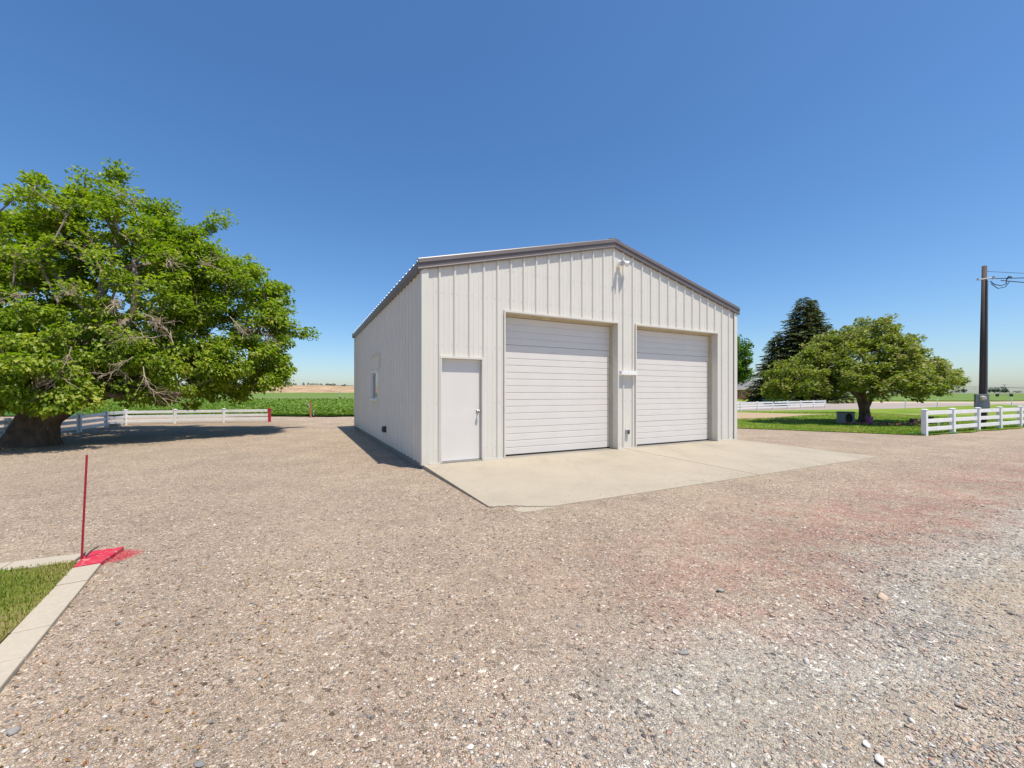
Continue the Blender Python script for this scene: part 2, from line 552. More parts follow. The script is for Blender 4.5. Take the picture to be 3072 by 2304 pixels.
M_lane = simple_mat("pale_lane", (0.52, 0.45, 0.32), 0.9, var=0.12, scale=0.8, obj=False)
M_road = simple_mat("gravel_road", (0.30, 0.25, 0.215), 0.9, var=0.18, scale=0.35, obj=False, stretch=(0.15, 1, 1))
M_verge = simple_mat("pale_verge", (0.45, 0.36, 0.27), 0.9, var=0.2, scale=0.6, obj=False)

# ---- ground sheets
def sheet(name, mat, xs, ys, zf, keep=None):
    nx, ny = len(xs), len(ys)
    V = np.array([(x, y, zf(x, y)) for y in ys for x in xs], dtype=np.float64)
    i, j = np.meshgrid(np.arange(nx - 1), np.arange(ny - 1))
    a = (j * nx + i).ravel()
    F = np.stack([a, a + 1, a + nx + 1, a + nx], 1)
    me = np_mesh(name, V, F, smooth=True)
    return tag(link(name, me, mat), kind="structure")

def poly_sheet(name, mat, pts, z):
    me = bpy.data.meshes.new(name)
    me.from_pydata([(x, y, z) for x, y in pts], [], [tuple(range(len(pts)))])
    me.update()
    return tag(link(name, me, mat), kind="structure")

def spaced(a, b, fine0, fine1, df, dc):
    out = list(np.arange(fine0, fine1 + 1e-6, df))
    x, s = fine0, df
    lo = []
    while x > a:
        s = min(dc, s * 1.2); x -= s; lo.append(max(x, a))
    x, s = fine1, df
    hi = []
    while x < b:
        s = min(dc, s * 1.2); x += s; hi.append(min(x, b))
    return sorted(set(round(float(v), 4) for v in lo + out + hi))

gx = list(np.linspace(-6000, 6000, 41))
gy = list(np.linspace(-400, 9000, 41))
sheet("ground", M_dry, gx, gy, lambda x, y: -0.16)
sheet("gravel_yard", M_gravel, spaced(-48, 46, -7, 11, 0.16, 1.6), spaced(-8, 25.5, 1.0, 11, 0.16, 1.2), ground_h)

# lawn behind the right fence: front edge follows the gravel, back edge the lane
def wob(pts, amp, seed, step=0.5):
    out = []
    for (x0, y0), (x1, y1) in zip(pts, pts[1:]):
        L = math.hypot(x1 - x0, y1 - y0)
        n = max(1, int(L / step))
        for k in range(n):
            t = k / n
            x, y = x0 + (x1 - x0) * t, y0 + (y1 - y0) * t
            nx, ny = -(y1 - y0) / L, (x1 - x0) / L
            a = amp * (fbm(x, y, 0.8, seed) + 0.6 * fbm(x, y, 2.5, seed + 4))
            out.append((x + nx * a, y + ny * a))
    out.append(pts[-1])
    return out
front = wob([(6.4, 17.4), (9.16, 16.75), (11.9, 15.15), (13.97, 13.85), (15.2, 14.3), (20.9, 16.75), (46, 27.8)], 0.16, 2.2)
back = wob([(62, 52), (36, 38.0), (28, 35.5), (17, 32.6), (6.4, 31.5)], 0.35, 5.2, 1.0)
lawn_z = 0.022
poly_sheet("lawn", M_lawn, front + back, lawn_z)
poly_sheet("gravel_road", M_road, [(4, 28), (20, 30), (300, 36), (300, 62), (-20, 62), (-20, 40)], -0.03)
poly_sheet("road_verge", M_verge, [(-20, 60), (400, 59), (400, 79), (-20, 79)], -0.045)
poly_sheet("house_lawn", M_lawn, wob([(30, 76), (90, 70)], 0.8, 1.1, 2) + wob([(90, 104), (30, 104)], 0.5, 1.9, 2), -0.02)
sheet("far_crop_field", M_crop2, list(np.linspace(75, 2500, 12)), list(np.linspace(79, 1600, 12)), lambda x, y: 0.05 + 1.3 * ss(200, 1600, y))

# left fields: leafy crop, lane, second field that climbs to a dry hill
crop_edge = wob([(-60, 25.2), (-4, 25.0)], 0.25, 8.8, 0.6)
poly_sheet("crop_field", M_crop, crop_edge + [(-20, 116), (-190, 116)], 0.06)
poly_sheet("field_lane", M_lane, [(-260, 115), (30, 115), (30, 124), (-260, 124)], 0.02)
def field2_h(x, y):
    return 0.03 + 2.2 * ss(124, 480, y)
sheet("upper_field", M_crop2, list(np.linspace(-620, 60, 14)), list(np.linspace(123, 440, 20)), field2_h)
def hill_h(x, y):
    r = ss(430, 640, y)
    base = 2.2 + 12.2 * r
    base += 1.2 * fbm(x, y, 0.012, 4.4) * r + 0.9 * fbm(x, y, 0.035, 9.1) * ss(430, 470, y)
    base -= 1.5 * ss(-330, -200, x) * r
    return base * ss(150, -60, x) - 0.3
sheet("hill", M_hill, list(np.linspace(-1400, 200, 90)), list(np.linspace(428, 1100, 40)), hill_h)

# ------------------------------------------------------------------ materials for things
def siding_material():
    m, nt, b = new_mat("siding_paint")
    p = pos_node(nt)
    n1 = tex_noise(nt, p, 1.3, 5, 0.6)
    mp = N(nt, "ShaderNodeMapping"); mp.inputs["Scale"].default_value = (14, 14, 0.7)
    nt.links.new(p, mp.inputs[0])
    n2 = tex_noise(nt, mp.outputs[0], 1.0, 4, 0.6)
    r = ramp(nt, [(0.3, (0.63, 0.60, 0.535)), (0.7, (0.66, 0.63, 0.56))])
    nt.links.new(n1.outputs[0], r.inputs[0])
    r2 = ramp(nt, [(0.3, (0.975, 0.975, 0.97)), (0.65, (1.01, 1.01, 1.01))])
    nt.links.new(n2.outputs[0], r2.inputs[0])
    c = mix_col(nt, 1.0, r.outputs[0], r2.outputs[0], 'MULTIPLY')
    # splash dust along the bottom edge
    sx = N(nt, "ShaderNodeSeparateXYZ"); nt.links.new(p, sx.inputs[0])
    hz = math_n(nt, 'ADD', sx.outputs[2], math_n(nt, 'MULTIPLY', n2.outputs[0], 0.25))
    c = mix_col(nt, smooth(nt, hz, 0.55, 0.12, 0.0, 0.22), c, (0.36, 0.31, 0.25))
    nt.links.new(c, b.inputs["Base Color"])
    b.inputs["Roughness"].default_value = 0.42
    n3 = tex_noise(nt, p, 1.8, 2, 0.5)
    bump(nt, b, n3.outputs[0], 0.25, 0.02)
    return m

M_siding = siding_material()
M_trim = simple_mat("brown_trim", (0.135, 0.113, 0.105), 0.4, var=0.08, scale=3)
M_roof = simple_mat("roof_metal", (0.52, 0.52, 0.51), 0.35, metal=0.2, var=0.06, scale=2)
M_door = simple_mat("door_white", (0.66, 0.625, 0.585), 0.38, var=0.025, scale=2.5, bstr=0.06, bscale=90)
M_cream = simple_mat("cream_jamb", (0.52, 0.44, 0.29), 0.55, var=0.1, scale=5)
M_white = simple_mat("white_vinyl", (0.73, 0.73, 0.73), 0.4, var=0.07, scale=3, obj=False)
M_whiteP = simple_mat("white_plastic", (0.78, 0.77, 0.75), 0.35, var=0.04, scale=8)
M_glass, nt, b = new_mat("window_glass")
b.inputs["Base Color"].default_value = (0.02, 0.022, 0.025, 1)
b.inputs["Roughness"].default_value = 0.03
b.inputs["Specular IOR Level"].default_value = 0.9
M_dark = simple_mat("dark_grey_metal", (0.05, 0.05, 0.052), 0.5, var=0.15, scale=12)
M_steel = simple_mat("brushed_steel", (0.45, 0.45, 0.46), 0.3, metal=0.9, var=0.08, scale=12)
M_rubber = simple_mat("black_rubber", (0.02, 0.02, 0.02), 0.7, var=0.2, scale=12)
M_red = simple_mat("red_paint", (0.42, 0.012, 0.035), 0.5, var=0.15, scale=18)
M_redcurb, nt, b = new_mat("red_kerb_paint")
p_ = pos_node(nt)
n_a, n_b = tex_noise(nt, p_, 16, 8, 0.8), tex_noise(nt, p_, 60, 4, 0.7)
r_a = ramp(nt, [(0.3, (0.36, 0.012, 0.036)), (0.7, (0.52, 0.024, 0.058))]); nt.links.new(n_b.outputs[0], r_a.inputs[0])
nt.links.new(mix_col(nt, smooth(nt, n_a.outputs[0], 0.53, 0.62, 0, 0.75), r_a.outputs[0], (0.40, 0.33, 0.27)), b.inputs["Base Color"])
b.inputs["Roughness"].default_value = 0.75
bump(nt, b, n_b.outputs[0], 0.4, 0.004)
M_rust = simple_mat("rusty_iron", (0.38, 0.12, 0.03), 0.8, var=0.3, scale=10)
M_bark = simple_mat("bark", (0.115, 0.085, 0.062), 0.9, var=0.4, scale=9, bstr=1.0, bdist=0.05, bscale=7, stretch=(1, 1, 0.35), spec=0.2)
M_twig = simple_mat("grey_twigs", (0.21, 0.165, 0.13), 0.85, var=0.25, scale=5, spec=0.2)
M_dead = simple_mat("bleached_twigs", (0.40, 0.31, 0.235), 0.85, var=0.18, scale=4, spec=0.2)
M_pole = simple_mat("pole_timber", (0.065, 0.048, 0.042), 0.85, var=0.35, scale=10, stretch=(1, 1, 0.08), bstr=0.5, bscale=30)
M_meter = simple_mat("meter_box_grey", (0.17, 0.19, 0.20), 0.5, var=0.1, scale=6)
M_wire = simple_mat("black_cable", (0.018, 0.018, 0.02), 0.5, var=0.2, scale=4)
M_hose = simple_mat("green_hose", (0.01, 0.28, 0.10), 0.4, var=0.15, scale=6)
M_mulch = simple_mat("mulch", (0.075, 0.045, 0.032), 0.95, var=0.6, scale=14, bstr=1.0, bdist=0.03, bscale=25, obj=False)
M_brickred = simple_mat("edging_brick", (0.30, 0.13, 0.09), 0.85, var=0.25, scale=8)
M_pink = simple_mat("pink_plastic", (0.42, 0.13, 0.30), 0.45, var=0.15, scale=10)
M_green = simple_mat("dark_green_paint", (0.016, 0.085, 0.065), 0.5, var=0.2, scale=2)
M_doghouse = simple_mat("grey_board", (0.21, 0.21, 0.205), 0.75, var=0.12, scale=6)
M_black = simple_mat("black_plastic", (0.015, 0.015, 0.017), 0.5, var=0.2, scale=6)
M_board = simple_mat("bleached_board", (0.5, 0.46, 0.42), 0.8, var=0.15, scale=3)
M_block = simple_mat("beige_block", (0.46, 0.42, 0.33), 0.85, var=0.15, scale=5)
M_leafA = leaf_mat("bright_maple_leaf", [(0.0, (0.085, 0.14, 0.010)), (0.4, (0.185, 0.27, 0.014)), (0.75, (0.29, 0.36, 0.026)), (1.0, (0.42, 0.42, 0.060))], 0.48)
M_leafB = leaf_mat("olive_leaf", [(0.0, (0.11, 0.145, 0.020)), (0.45, (0.21, 0.255, 0.034)), (0.8, (0.33, 0.34, 0.065)), (1.0, (0.44, 0.34, 0.16))], 0.46)
M_leafC = leaf_mat("fresh_green_leaf", [(0.0, (0.04, 0.10, 0.012)), (0.5, (0.09, 0.19, 0.02)), (1.0, (0.16, 0.25, 0.03))], 0.3)
M_spruce = leaf_mat("spruce_needles", [(0.0, (0.035, 0.050, 0.016)), (0.5, (0.095, 0.115, 0.036)), (1.0, (0.22, 0.21, 0.08))], 0.22)
M_farleaf = leaf_mat("far_leaf", [(0.0, (0.035, 0.06, 0.035)), (0.5, (0.055, 0.085, 0.045)), (1.0, (0.09, 0.12, 0.06))], 0.15)
M_cropleaf = leaf_mat("crop_leaf", [(0.0, (0.09, 0.15, 0.018)), (0.5, (0.17, 0.27, 0.034)), (1.0, (0.30, 0.40, 0.08))], 0.36)
M_grassblade = leaf_mat("grass_blade", [(0.0, (0.10, 0.18, 0.014)), (0.45, (0.19, 0.28, 0.026)), (0.8, (0.31, 0.32, 0.06)), (1.0, (0.42, 0.34, 0.14))], 0.35)
M_brick = simple_mat("orange_brick", (0.36, 0.165, 0.085), 0.85, var=0.15, scale=2)
M_brown = simple_mat("brown_wood", (0.14, 0.085, 0.06), 0.8, var=0.2, scale=2)
M_shingle = simple_mat("grey_shingle", (0.17, 0.165, 0.17), 0.9, var=0.12, scale=1.2)
M_galv = simple_mat("galvanised", (0.42, 0.43, 0.45), 0.4, metal=0.4, var=0.1, scale=2)

# ------------------------------------------------------------------ the metal garage
def wall_top(s):
    return 3.74 + 1.15 * (1 - abs(s - W / 2) / (W / 2))

RIB = 0.3048
def rib_profile(u0, u1, first):
    """points (u, out) of trapezoid-ribbed sheet between u0 and u1"""
    pts = []
    k = math.floor((u0 - first) / RIB) - 1
    while first + k * RIB < u1 + RIB:
        c = first + k * RIB
        pts += [(c - 0.034, 0), (c - 0.013, 0.030), (c + 0.013, 0.030), (c + 0.034, 0)]
        for q in (RIB / 3, 2 * RIB / 3):
            pts += [(c + q - 0.014, 0), (c + q - 0.006, 0.004), (c + q + 0.006, 0.004), (c + q + 0.014, 0)]
        k += 1
    return pts

def prof_at(pts, u):
    for (a, ha), (b_, hb) in zip(pts, pts[1:]):
        if a <= u <= b_:
            return ha + (hb - ha) * ((u - a) / (b_ - a) if b_ > a else 0)
    return 0.0

def siding_sheet(u0, u1, first, z0, ztop, openings, org, ax, nrm, parent, mat, name="siding_panel"):
    prof = rib_profile(u0, u1, first)
    us = {round(u0, 5), round(u1, 5)}
    us |= {round(p[0], 5) for p in prof if u0 < p[0] < u1}
    for o in openings:
        for q in o[:2]:
            if u0 < q < u1: us.add(round(q, 5))
    if u0 < W / 2 < u1: us.add(round(W / 2, 5))
    us = sorted(us)
    mb = MB()
    for a, c in zip(us, us[1:]):
        if c - a < 1e-5: continue
        m = (a + c) / 2
        spans = [(z0, None)]
        for (o0, o1, oz0, oz1) in openings:
            if o0 < m < o1:
                spans = [(z0, oz0), (oz1, None)] if oz0 > z0 + 0.01 else [(oz1, None)]
        for (za, zb) in spans:
            vs = []
            for u, z in ((a, za), (c, za), (c, ztop(c) if zb is None else zb), (a, ztop(a) if zb is None else zb)):
                h = prof_at(prof, u) + 0.002
                vs.append((org[0] + ax[0] * u + nrm[0] * h, org[1] + ax[1] * u + nrm[1] * h, z))
            mb.add(vs, [(0, 1, 2, 3)])
    return mb.build(name, mat, parent) if mb.f else None

G = empty("garage_building", (P0.x, P0.y, 0), BROT)
tag(G, "pale grey ribbed metal garage with brown roof trim and two white roll-up doors", "garage")
mb = MB(); mb.box(-0.01, W + 0.01, -0.02, D + 0.01, -0.35, ZS - 0.004)
mb.build("foundation", M_found, G, bevel=0.01)
DH = ZS + 3.03
OPEN = [(0.32, 1.21, ZS, 2.13), (1.672, 4.72, ZS, DH), (5.265, 8.35, ZS, DH)]
WIN = (4.66, 6.0, 1.23, 2.11)
zb0 = ZS + 0.006
first = 0.314
edges = [0.0] + [first - 0.1524 + 3 * RIB * k for k in range(1, 10)] + [W]
for a, c in zip(edges, edges[1:]):
    siding_sheet(a, c, first, zb0, wall_top, OPEN, (0, 0), (1, 0), (0, -1), G, M_siding)
    siding_sheet(a, c, first, zb0, wall_top, [], (0, D), (1, 0), (0, 1), G, M_siding)
edges = [0.0] + [first - 0.1524 + 3 * RIB * k for k in range(1, 12)] + [D]
for a, c in zip(edges, edges[1:]):
    if a >= WIN[0] and c <= WIN[1]:
        siding_sheet(a, c, first, zb0, lambda u: WIN[2], [], (0, 0), (0, 1), (-1, 0), G, M_siding)
        siding_sheet(a, c, first, WIN[3], lambda u: 3.74, [], (0, 0), (0, 1), (-1, 0), G, M_siding)
    else:
        siding_sheet(a, c, first, zb0, lambda u: 3.74, [WIN], (0, 0), (0, 1), (-1, 0), G, M_siding)
    siding_sheet(a, c, first, zb0, lambda u: 3.74, [], (W, 0), (0, 1), (1, 0), G, M_siding)
# corner flashings
for (cx, cy, sx_, sy_) in ((0, 0, 1, 1), (W, 0, -1, 1), (0, D, 1, -1), (W, D, -1, -1)):
    mb = MB()
    o = 0.036
    x0, x1 = cx - sx_ * o, cx + sx_ * 0.10
    y0, y1 = cy - sy_ * o, cy + sy_ * 0.10
    mb.box(min(x0, x1), max(x0, x1), min(y0, cy - sy_ * 0.033), max(y0, cy - sy_ * 0.033), zb0 - 0.01, 3.745)
    mb.box(min(x0, cx - sx_ * 0.033), max(x0, cx - sx_ * 0.033), min(cy - sy_ * 0.0329, y1), max(cy - sy_ * 0.0329, y1), zb0 - 0.01, 3.745)
    mb.build("corner_trim", M_siding, G)
# base trim along the front piers
for (a, c) in ((0.0, 0.32), (1.21, 1.672), (4.72, 5.265), (8.35, W)):
    mb = MB(); mb.box(a + 0.11 if a == 0 else a + 0.002, c - 0.11 if c == W else c - 0.002, -0.040, -0.012, ZS - 0.004, ZS + 0.022)
    mb.build("base_trim", M_siding, G)

# screw rows (too small to pick apart)
mb = MB()
def screw(p, n):
    p = Vector(p); n = Vector(n)
    mb.tube(p, p + n * 0.006, 0.008, 0.006, 6)
for z in (0.35, 1.25, 2.35, 3.35, 3.95):
    k = 0
    while first + k * RIB < W:
        for off in (-0.055, 0.055):
            u = first + k * RIB + off
            if 0.1 < u < W - 0.1 and z < wall_top(u) - 0.2 and not any(o[0] - 0.04 < u < o[1] + 0.04 and z < o[3] + 0.05 for o in OPEN):
                screw((u, -0.002, z), (0, -1, 0))
        k += 1
    k = 0
    while first + k * RIB < D and z < 3.6:
        for off in (-0.055,):
            u = first + k * RIB + off
            if not (WIN[0] - 0.1 < u < WIN[1] + 0.1 and WIN[2] - 0.1 < z < WIN[3] + 0.5):
                screw((-0.002, u, z), (-1, 0, 0))
        k += 1
o = mb.build("siding_screws", M_galv, G); o["kind"] = "stuff"

# roof sheets on both slopes, ribs running from ridge to eave
SL = math.hypot(W / 2, 1.15)
OH = 0.085
def roof_sheet(side, v0, v1):
    prof = rib_profile(v0, v1, 0.12)
    us = sorted({round(v0, 5), round(v1, 5)} | {round(p[0], 5) for p in prof if v0 < p[0] < v1})
    m = MB()
    sl = 1.15 / (W / 2)
    for a, c in zip(us, us[1:]):
        vs = []
        for (u, e) in ((a, 0), (c, 0), (c, 1), (a, 1)):
            h = prof_at(prof, u)
            dx = -OH if e == 0 else W / 2 - 0.01
            x = dx if side < 0 else W - dx
            vs.append((x, u, 3.74 + 0.175 + sl * dx + h))
        m.add(vs, [(0, 1, 2, 3)])
        m.add([(x_, y_, z_ - 0.012) for (x_, y_, z_) in vs[:2]] + [vs[1], vs[0]], [(0, 1, 2, 3)])
    m.build("roof_panel", M_roof, G)
redges = [-0.06 + 0.9144 * k for k in range(12)] + [D + 0.06]
for a, c in zip(redges, redges[1:]):
    roof_sheet(-1, a, c); roof_sheet(1, a, c)
mb = MB()
for sg in (-1, 1):
    x0, x1 = W / 2, W / 2 + sg * 0.16
    z0, z1 = 3.74 + 1.15 + 0.219, 3.74 + 1.15 + 0.182
    mb.hexa([(x0, -0.06, z0 - 0.01), (x1, -0.06, z1 - 0.01), (x1, D + 0.06, z1 - 0.01), (x0, D + 0.06, z0 - 0.01),
             (x0, -0.06, z0), (x1, -0.06, z1), (x1, D + 0.06, z1), (x0, D + 0.06, z0)])
mb.build("ridge_cap", M_trim, G)

def slope_bar(m, s0, s1, prof, ysign, ybase):
    """a trim profile [(out, up), ...] swept along the gable from s0 to s1, ends cut plumb"""
    k = len(prof)
    vs = []
    for s in (s0, s1):
        z = 3.74 + 1.15 * (1 - abs(s - W / 2) / (W / 2))
        for (o_, u_) in prof:
            vs.append((s, ybase + ysign * o_, z + u_))
    m.add(vs, [(i, (i + 1) % k, k + (i + 1) % k, k + i) for i in range(k)] + [tuple(range(k)), tuple(range(2 * k - 1, k - 1, -1))])
RAKE = [(0.0, -0.005), (0.048, -0.008), (0.056, 0.0), (0.056, 0.018), (0.050, 0.026), (0.050, 0.108), (0.066, 0.110), (0.070, 0.116), (0.060, 0.188), (0.05, 0.205), (0.0, 0.21)]
for (ys, yb) in ((-1, -0.012), (1, D + 0.012)):
    for (s0, s1) in ((-OH - 0.02, W / 2), (W + OH + 0.02, W / 2)):
        m = MB(); slope_bar(m, s0, s1, RAKE, ys, yb)
        m.build("rake_trim", M_trim, G)
EAVE = [(0.0, -0.02), (0.062, -0.022), (0.066, -0.015), (0.066, 0.04), (0.088, 0.052), (0.088, 0.135), (0.07, 0.148), (0.0, 0.15)]
for (x0, sg) in ((-0.006, -1), (W + 0.006, 1)):
    m = MB()
    k = len(EAVE)
    vs = []
    for y in (-0.052, D + 0.052):
        vs += [(x0 + sg * a, y, 3.74 + u) for (a, u) in EAVE]
    m.add(vs, [(i, (i + 1) % k, k + (i + 1) % k, k + i) for i in range(k)] + [tuple(range(k)), tuple(range(2 * k - 1, k - 1, -1))])
    m.build("eave_trim", M_trim, G)

# garage doors
REC = 0.225
def garage_door(x0, x1):
    gd = empty("garage_door", (0, 0, 0), 0, G)
    # flashing that wraps the opening, siding colour
    for (a, c) in ((x0, x0 + 0.028), (x1 - 0.028, x1)):
        m = MB()
        m.box(a, c, -0.042, REC - 0.07, ZS + 0.002, DH - 0.03)
        m.build("door_flashing", M_siding, gd)
    m = MB(); m.box(x0, x1, -0.042, REC - 0.07, DH - 0.028, DH + 0.012); m.build("door_flashing", M_siding, gd)
    # cream jambs and head
    for (a, c) in ((x0 + 0.004, x0 + 0.055), (x1 - 0.055, x1 - 0.004)):
        m = MB(); m.box(a, c, REC - 0.068, REC + 0.03, ZS + 0.001, DH - 0.075); m.build("jamb", M_cream, gd)
    m = MB(); m.box(x0 + 0.004, x1 - 0.004, REC - 0.068, REC + 0.03, DH - 0.073, DH - 0.03); m.build("head_jamb", M_cream, gd)
    m = MB(); m.box(x0 + 0.03, x1 - 0.03, REC - 0.10, REC - 0.07, DH - 0.050, DH - 0.029); m.build("head_stop", M_cream, gd)
    # sections with pressed horizontal ribs
    hs = (DH - 0.075 - (ZS + 0.03)) / 5
    m = MB()
    xa, xb = x0 + 0.057, x1 - 0.057
    rows = [(0.0, 0.010), (0.004, 0.0)]
    for q in range(1, 4):
        z = hs * q / 4
        rows += [(z - 0.012, 0.0), (z - 0.006, 0.009), (z + 0.003, 0.009), (z + 0.011, 0.0)]
    rows += [(hs - 0.008, 0.0), (hs - 0.003, 0.010)]
    vs = []
    for (z, o_) in rows:
        vs += [(xa, o_, z), (xb, o_, z)]
    m.add(vs, [(2 * i, 2 * i + 1, 2 * i + 3, 2 * i + 2) for i in range(len(rows) - 1)])
    m.box(xa, xb, 0.0112, 0.045, 0.0, hs - 0.003)
    me = m.mesh("door_section"); me.materials.append(M_door)
    for i in range(5):
        link("door_section", me, None, gd, (0, REC + 0.001 + random.uniform(-0.001, 0.001), ZS + 0.03 + hs * i))
    m = MB(); m.box(xa, xb, REC + 0.006, REC + 0.04, ZS + 0.0, ZS + 0.0285); m.build("bottom_seal", M_rubber, gd)
garage_door(OPEN[1][0], OPEN[1][1])
garage_door(OPEN[2][0], OPEN[2][1])

# entry door
x0, x1, z0, z1 = OPEN[0]
ed = empty("entry_door", (0, 0, 0), 0, G)
m = MB(); m.box(x0 + 0.032, x1 - 0.032, 0.045, 0.088, ZS + 0.03, z1 - 0.032); m.build("door_leaf", M_door, ed, bevel=0.003)
for (a, c, e, f) in ((x0, x0 + 0.030, ZS + 0.004, z1 - 0.031), (x1 - 0.030, x1, ZS + 0.004, z1 - 0.031), (x0, x1, z1 - 0.030, z1 + 0.012)):
    m = MB(); m.box(a, c, -0.044, 0.09, e, f); m.build("door_frame", M_siding, ed)
m = MB(); m.box(x0 + 0.031, x1 - 0.031, -0.02, 0.09, ZS + 0.0, ZS + 0.026); m.build("threshold", M_steel, ed)
m = MB()
hx, hz = x1 - 0.095, ZS + 0.98
m.tube((hx, 0.044, hz), (hx, 0.030, hz), 0.034, 0.032, 16)
m.tube((hx, 0.030, hz), (hx, -0.012, hz), 0.012, 0.012, 12)
m.path([(hx, -0.008, hz), (hx, -0.018, hz), (hx, -0.03, hz), (hx, -0.045, hz), (hx, -0.05, hz)], [0.016, 0.026, 0.029, 0.023, 0.010], 14)
m.build("handle", M_steel, ed, smooth=True)

# sliding window in the left wall
w0, w1, wz0, wz1 = WIN
wd = empty("window", (0, 0, 0), 0, G)
def yz_frame(y0, y1, z0, z1, x0, x1, t):
    m = MB()
    m.box(x0, x1, y0, y1, z0, z0 + t); m.box(x0, x1, y0, y1, z1 - t, z1)
    m.box(x0 + .001, x1 - .001, y0, y0 + t, z0 + t, z1 - t); m.box(x0 + .001, x1 - .001, y1 - t, y1, z0 + t, z1 - t)
    return m
yz_frame(w0, w1, wz0, wz1, -0.052, 0.05, 0.045).build("window_frame", M_white, wd, bevel=0.003)
mid = (w0 + w1) / 2
for (a, c, xx) in ((w0 + 0.046, mid + 0.02, -0.016), (mid - 0.02, w1 - 0.046, 0.012)):
    yz_frame(a, c, wz0 + 0.046, wz1 - 0.046, xx, xx + 0.024, 0.03).build("sash", M_white, wd)
    m = MB(); m.box(xx + 0.009, xx + 0.015, a + 0.0305, c - 0.0305, wz0 + 0.077, wz1 - 0.077); m.build("pane", M_glass, wd)
m = MB(); m.box(-0.075, -0.0525, w0 - 0.03, w1 + 0.03, wz0 - 0.02, wz0 + 0.03); m.build("sill", M_white, wd)
# let-in siding piece above the window
pz0, pz1 = 2.14, 2.56
siding_sheet(4.50, 6.05, first, pz0, lambda u: pz1, [], (-0.006, 0), (0, 1), (-1, 0), G, M_siding, "siding_patch")
m = MB()
m.box(-0.050, -0.008, 4.475, 4.497, pz0, pz1 + 0.02); m.box(-0.049, -0.008, 4.4975, 6.07, pz1 + 0.001, pz1 + 0.02)
m.build("patch_trim", M_siding, G)
# small boxes on the walls
m = MB(); m.box(-0.09, -0.005, 3.58, 3.72, 0.40, 0.56); m.box(-0.11, -0.0902, 3.60, 3.70, 0.43, 0.54)
m.build("utility_box", M_dark, G, bevel=0.006)
m = MB(); m.box(4.955, 5.055, -0.06, -0.004, 0.44, 0.555); m.build("outlet_box", M_galv, G, bevel=0.004)
m = MB(); m.box(4.975, 5.003, -0.072, -0.0605, 0.455, 0.54); m.box(5.010, 5.036, -0.072, -0.0605, 0.455, 0.54); m.build("outlet_cover", M_dark, G)
m = MB(); m.box(4.745, 5.245, -0.11, -0.034, 1.885, 1.965); m.box(4.745, 5.245, -0.116, -0.1105, 1.875, 1.97); m.build("white_bracket", M_whiteP, G, bevel=0.004)
# twin flood light
fl = empty("flood_light", from_local(4.74, -0.034, 4.50), BROT)
tag(fl, "white twin-head flood light under the gable peak", "light")
m = MB(); m.tube((0, 0.0, 0), (0, -0.03, 0), 0.06, 0.055, 16); m.build("base_plate", M_whiteP, fl)
for (dx, dz, yaw) in ((-0.075, 0.0, -0.2), (0.11, 0.02, 0.9)):
    h = empty("lamp_head", (0, 0, 0), 0, fl)
    a = Vector((dx * 0.2, -0.03, 0.0)); e = Vector((dx * 0.7, -0.085, dz + 0.02))
    m = MB(); m.tube(a, e, 0.015, 0.015, 10); m.build("arm", M_whiteP, h)
    dr = Vector((math.sin(yaw) * 0.9, -math.cos(yaw), -0.42)).normalized()
    m = MB()
    m.path([e - dr * 0.045, e - dr * 0.03, e + dr * 0.02, e + dr * 0.08, e + dr * 0.11], [0.022, 0.045, 0.052, 0.066, 0.07], 16)
    m.build("shade", M_whiteP, h, smooth=False)
    m = MB(); m.tube(e + dr * 0.1105, e + dr * 0.114, 0.058, 0.05, 16); m.build("lens", M_galv, h)

# ------------------------------------------------------------------ concrete apron: two pours with a joint, broken corner
APR = empty("concrete_apron", (P0.x, P0.y, 0), BROT); APR["kind"] = "structure"
ze = 0.042
def apron_piece(outline, name):
    m = MB()
    n = len(outline)
    zt = lambda t: ZS - 0.002 + (ze - ZS) * (-t / AP)
    vs = [(s, t, zt(t)) for (s, t) in outline] + [(s, t, -0.15) for (s, t) in outline]
    fs = [tuple(range(n)), tuple(range(2 * n - 1, n - 1, -1))] + [(i, n + i, n + (i + 1) % n, (i + 1) % n) for i in range(n)]
    m.add(vs, fs)
    return m.build(name, M_conc, APR)
JX = 4.93
brk = [(0.02, -2.93), (0.07, -2.97), (0.13, -2.96), (0.19, -3.0), (0.25, -2.99), (0.29, -3.03), (0.335, -3.03), (0.36, -3.07), (0.40, -3.075), (0.44, -3.13), (0.475, -3.135), (0.60, -3.20), (0.76, -AP)]
def edge_w(s0, s1, t):
    return [(s, t + 0.012 * fbm(s, 1.0, 2.3, 6.6)) for s in np.arange(s0, s1, 0.25)]
apron_piece(brk + edge_w(0.9, JX - 0.01, -AP) + [(JX - 0.009, -AP), (JX - 0.009, -0.022), (0.0, -0.022)], "slab")
apron_piece([(JX + 0.009, -AP)] + edge_w(JX + 0.2, W + 0.0, -AP) + [(W + 0.03, -AP), (W + 0.03, -0.022), (JX + 0.009, -0.022)], "slab")
# snapped-off corner piece, sunk a little below the slab
pc = [(0.40, -3.115), (0.46, -3.165), (0.59, -3.225), (0.76, -AP - 0.02), (0.73, -AP - 0.05), (0.60, -AP - 0.035), (0.44, -AP - 0.06), (0.30, -AP - 0.03), (0.24, -3.20), (0.27, -3.13), (0.34, -3.10)]
m = MB(); n_ = len(pc)
m.add([(s, t, 0.036 - 0.01 * (0.6 - s)) for s, t in pc] + [(s, t, -0.1) for s, t in pc], [tuple(range(n_)), tuple(range(2 * n_ - 1, n_ - 1, -1))] + [(i, n_ + i, n_ + (i + 1) % n_, (i + 1) % n_) for i in range(n_)])
m.build("broken_corner", M_conc, APR)

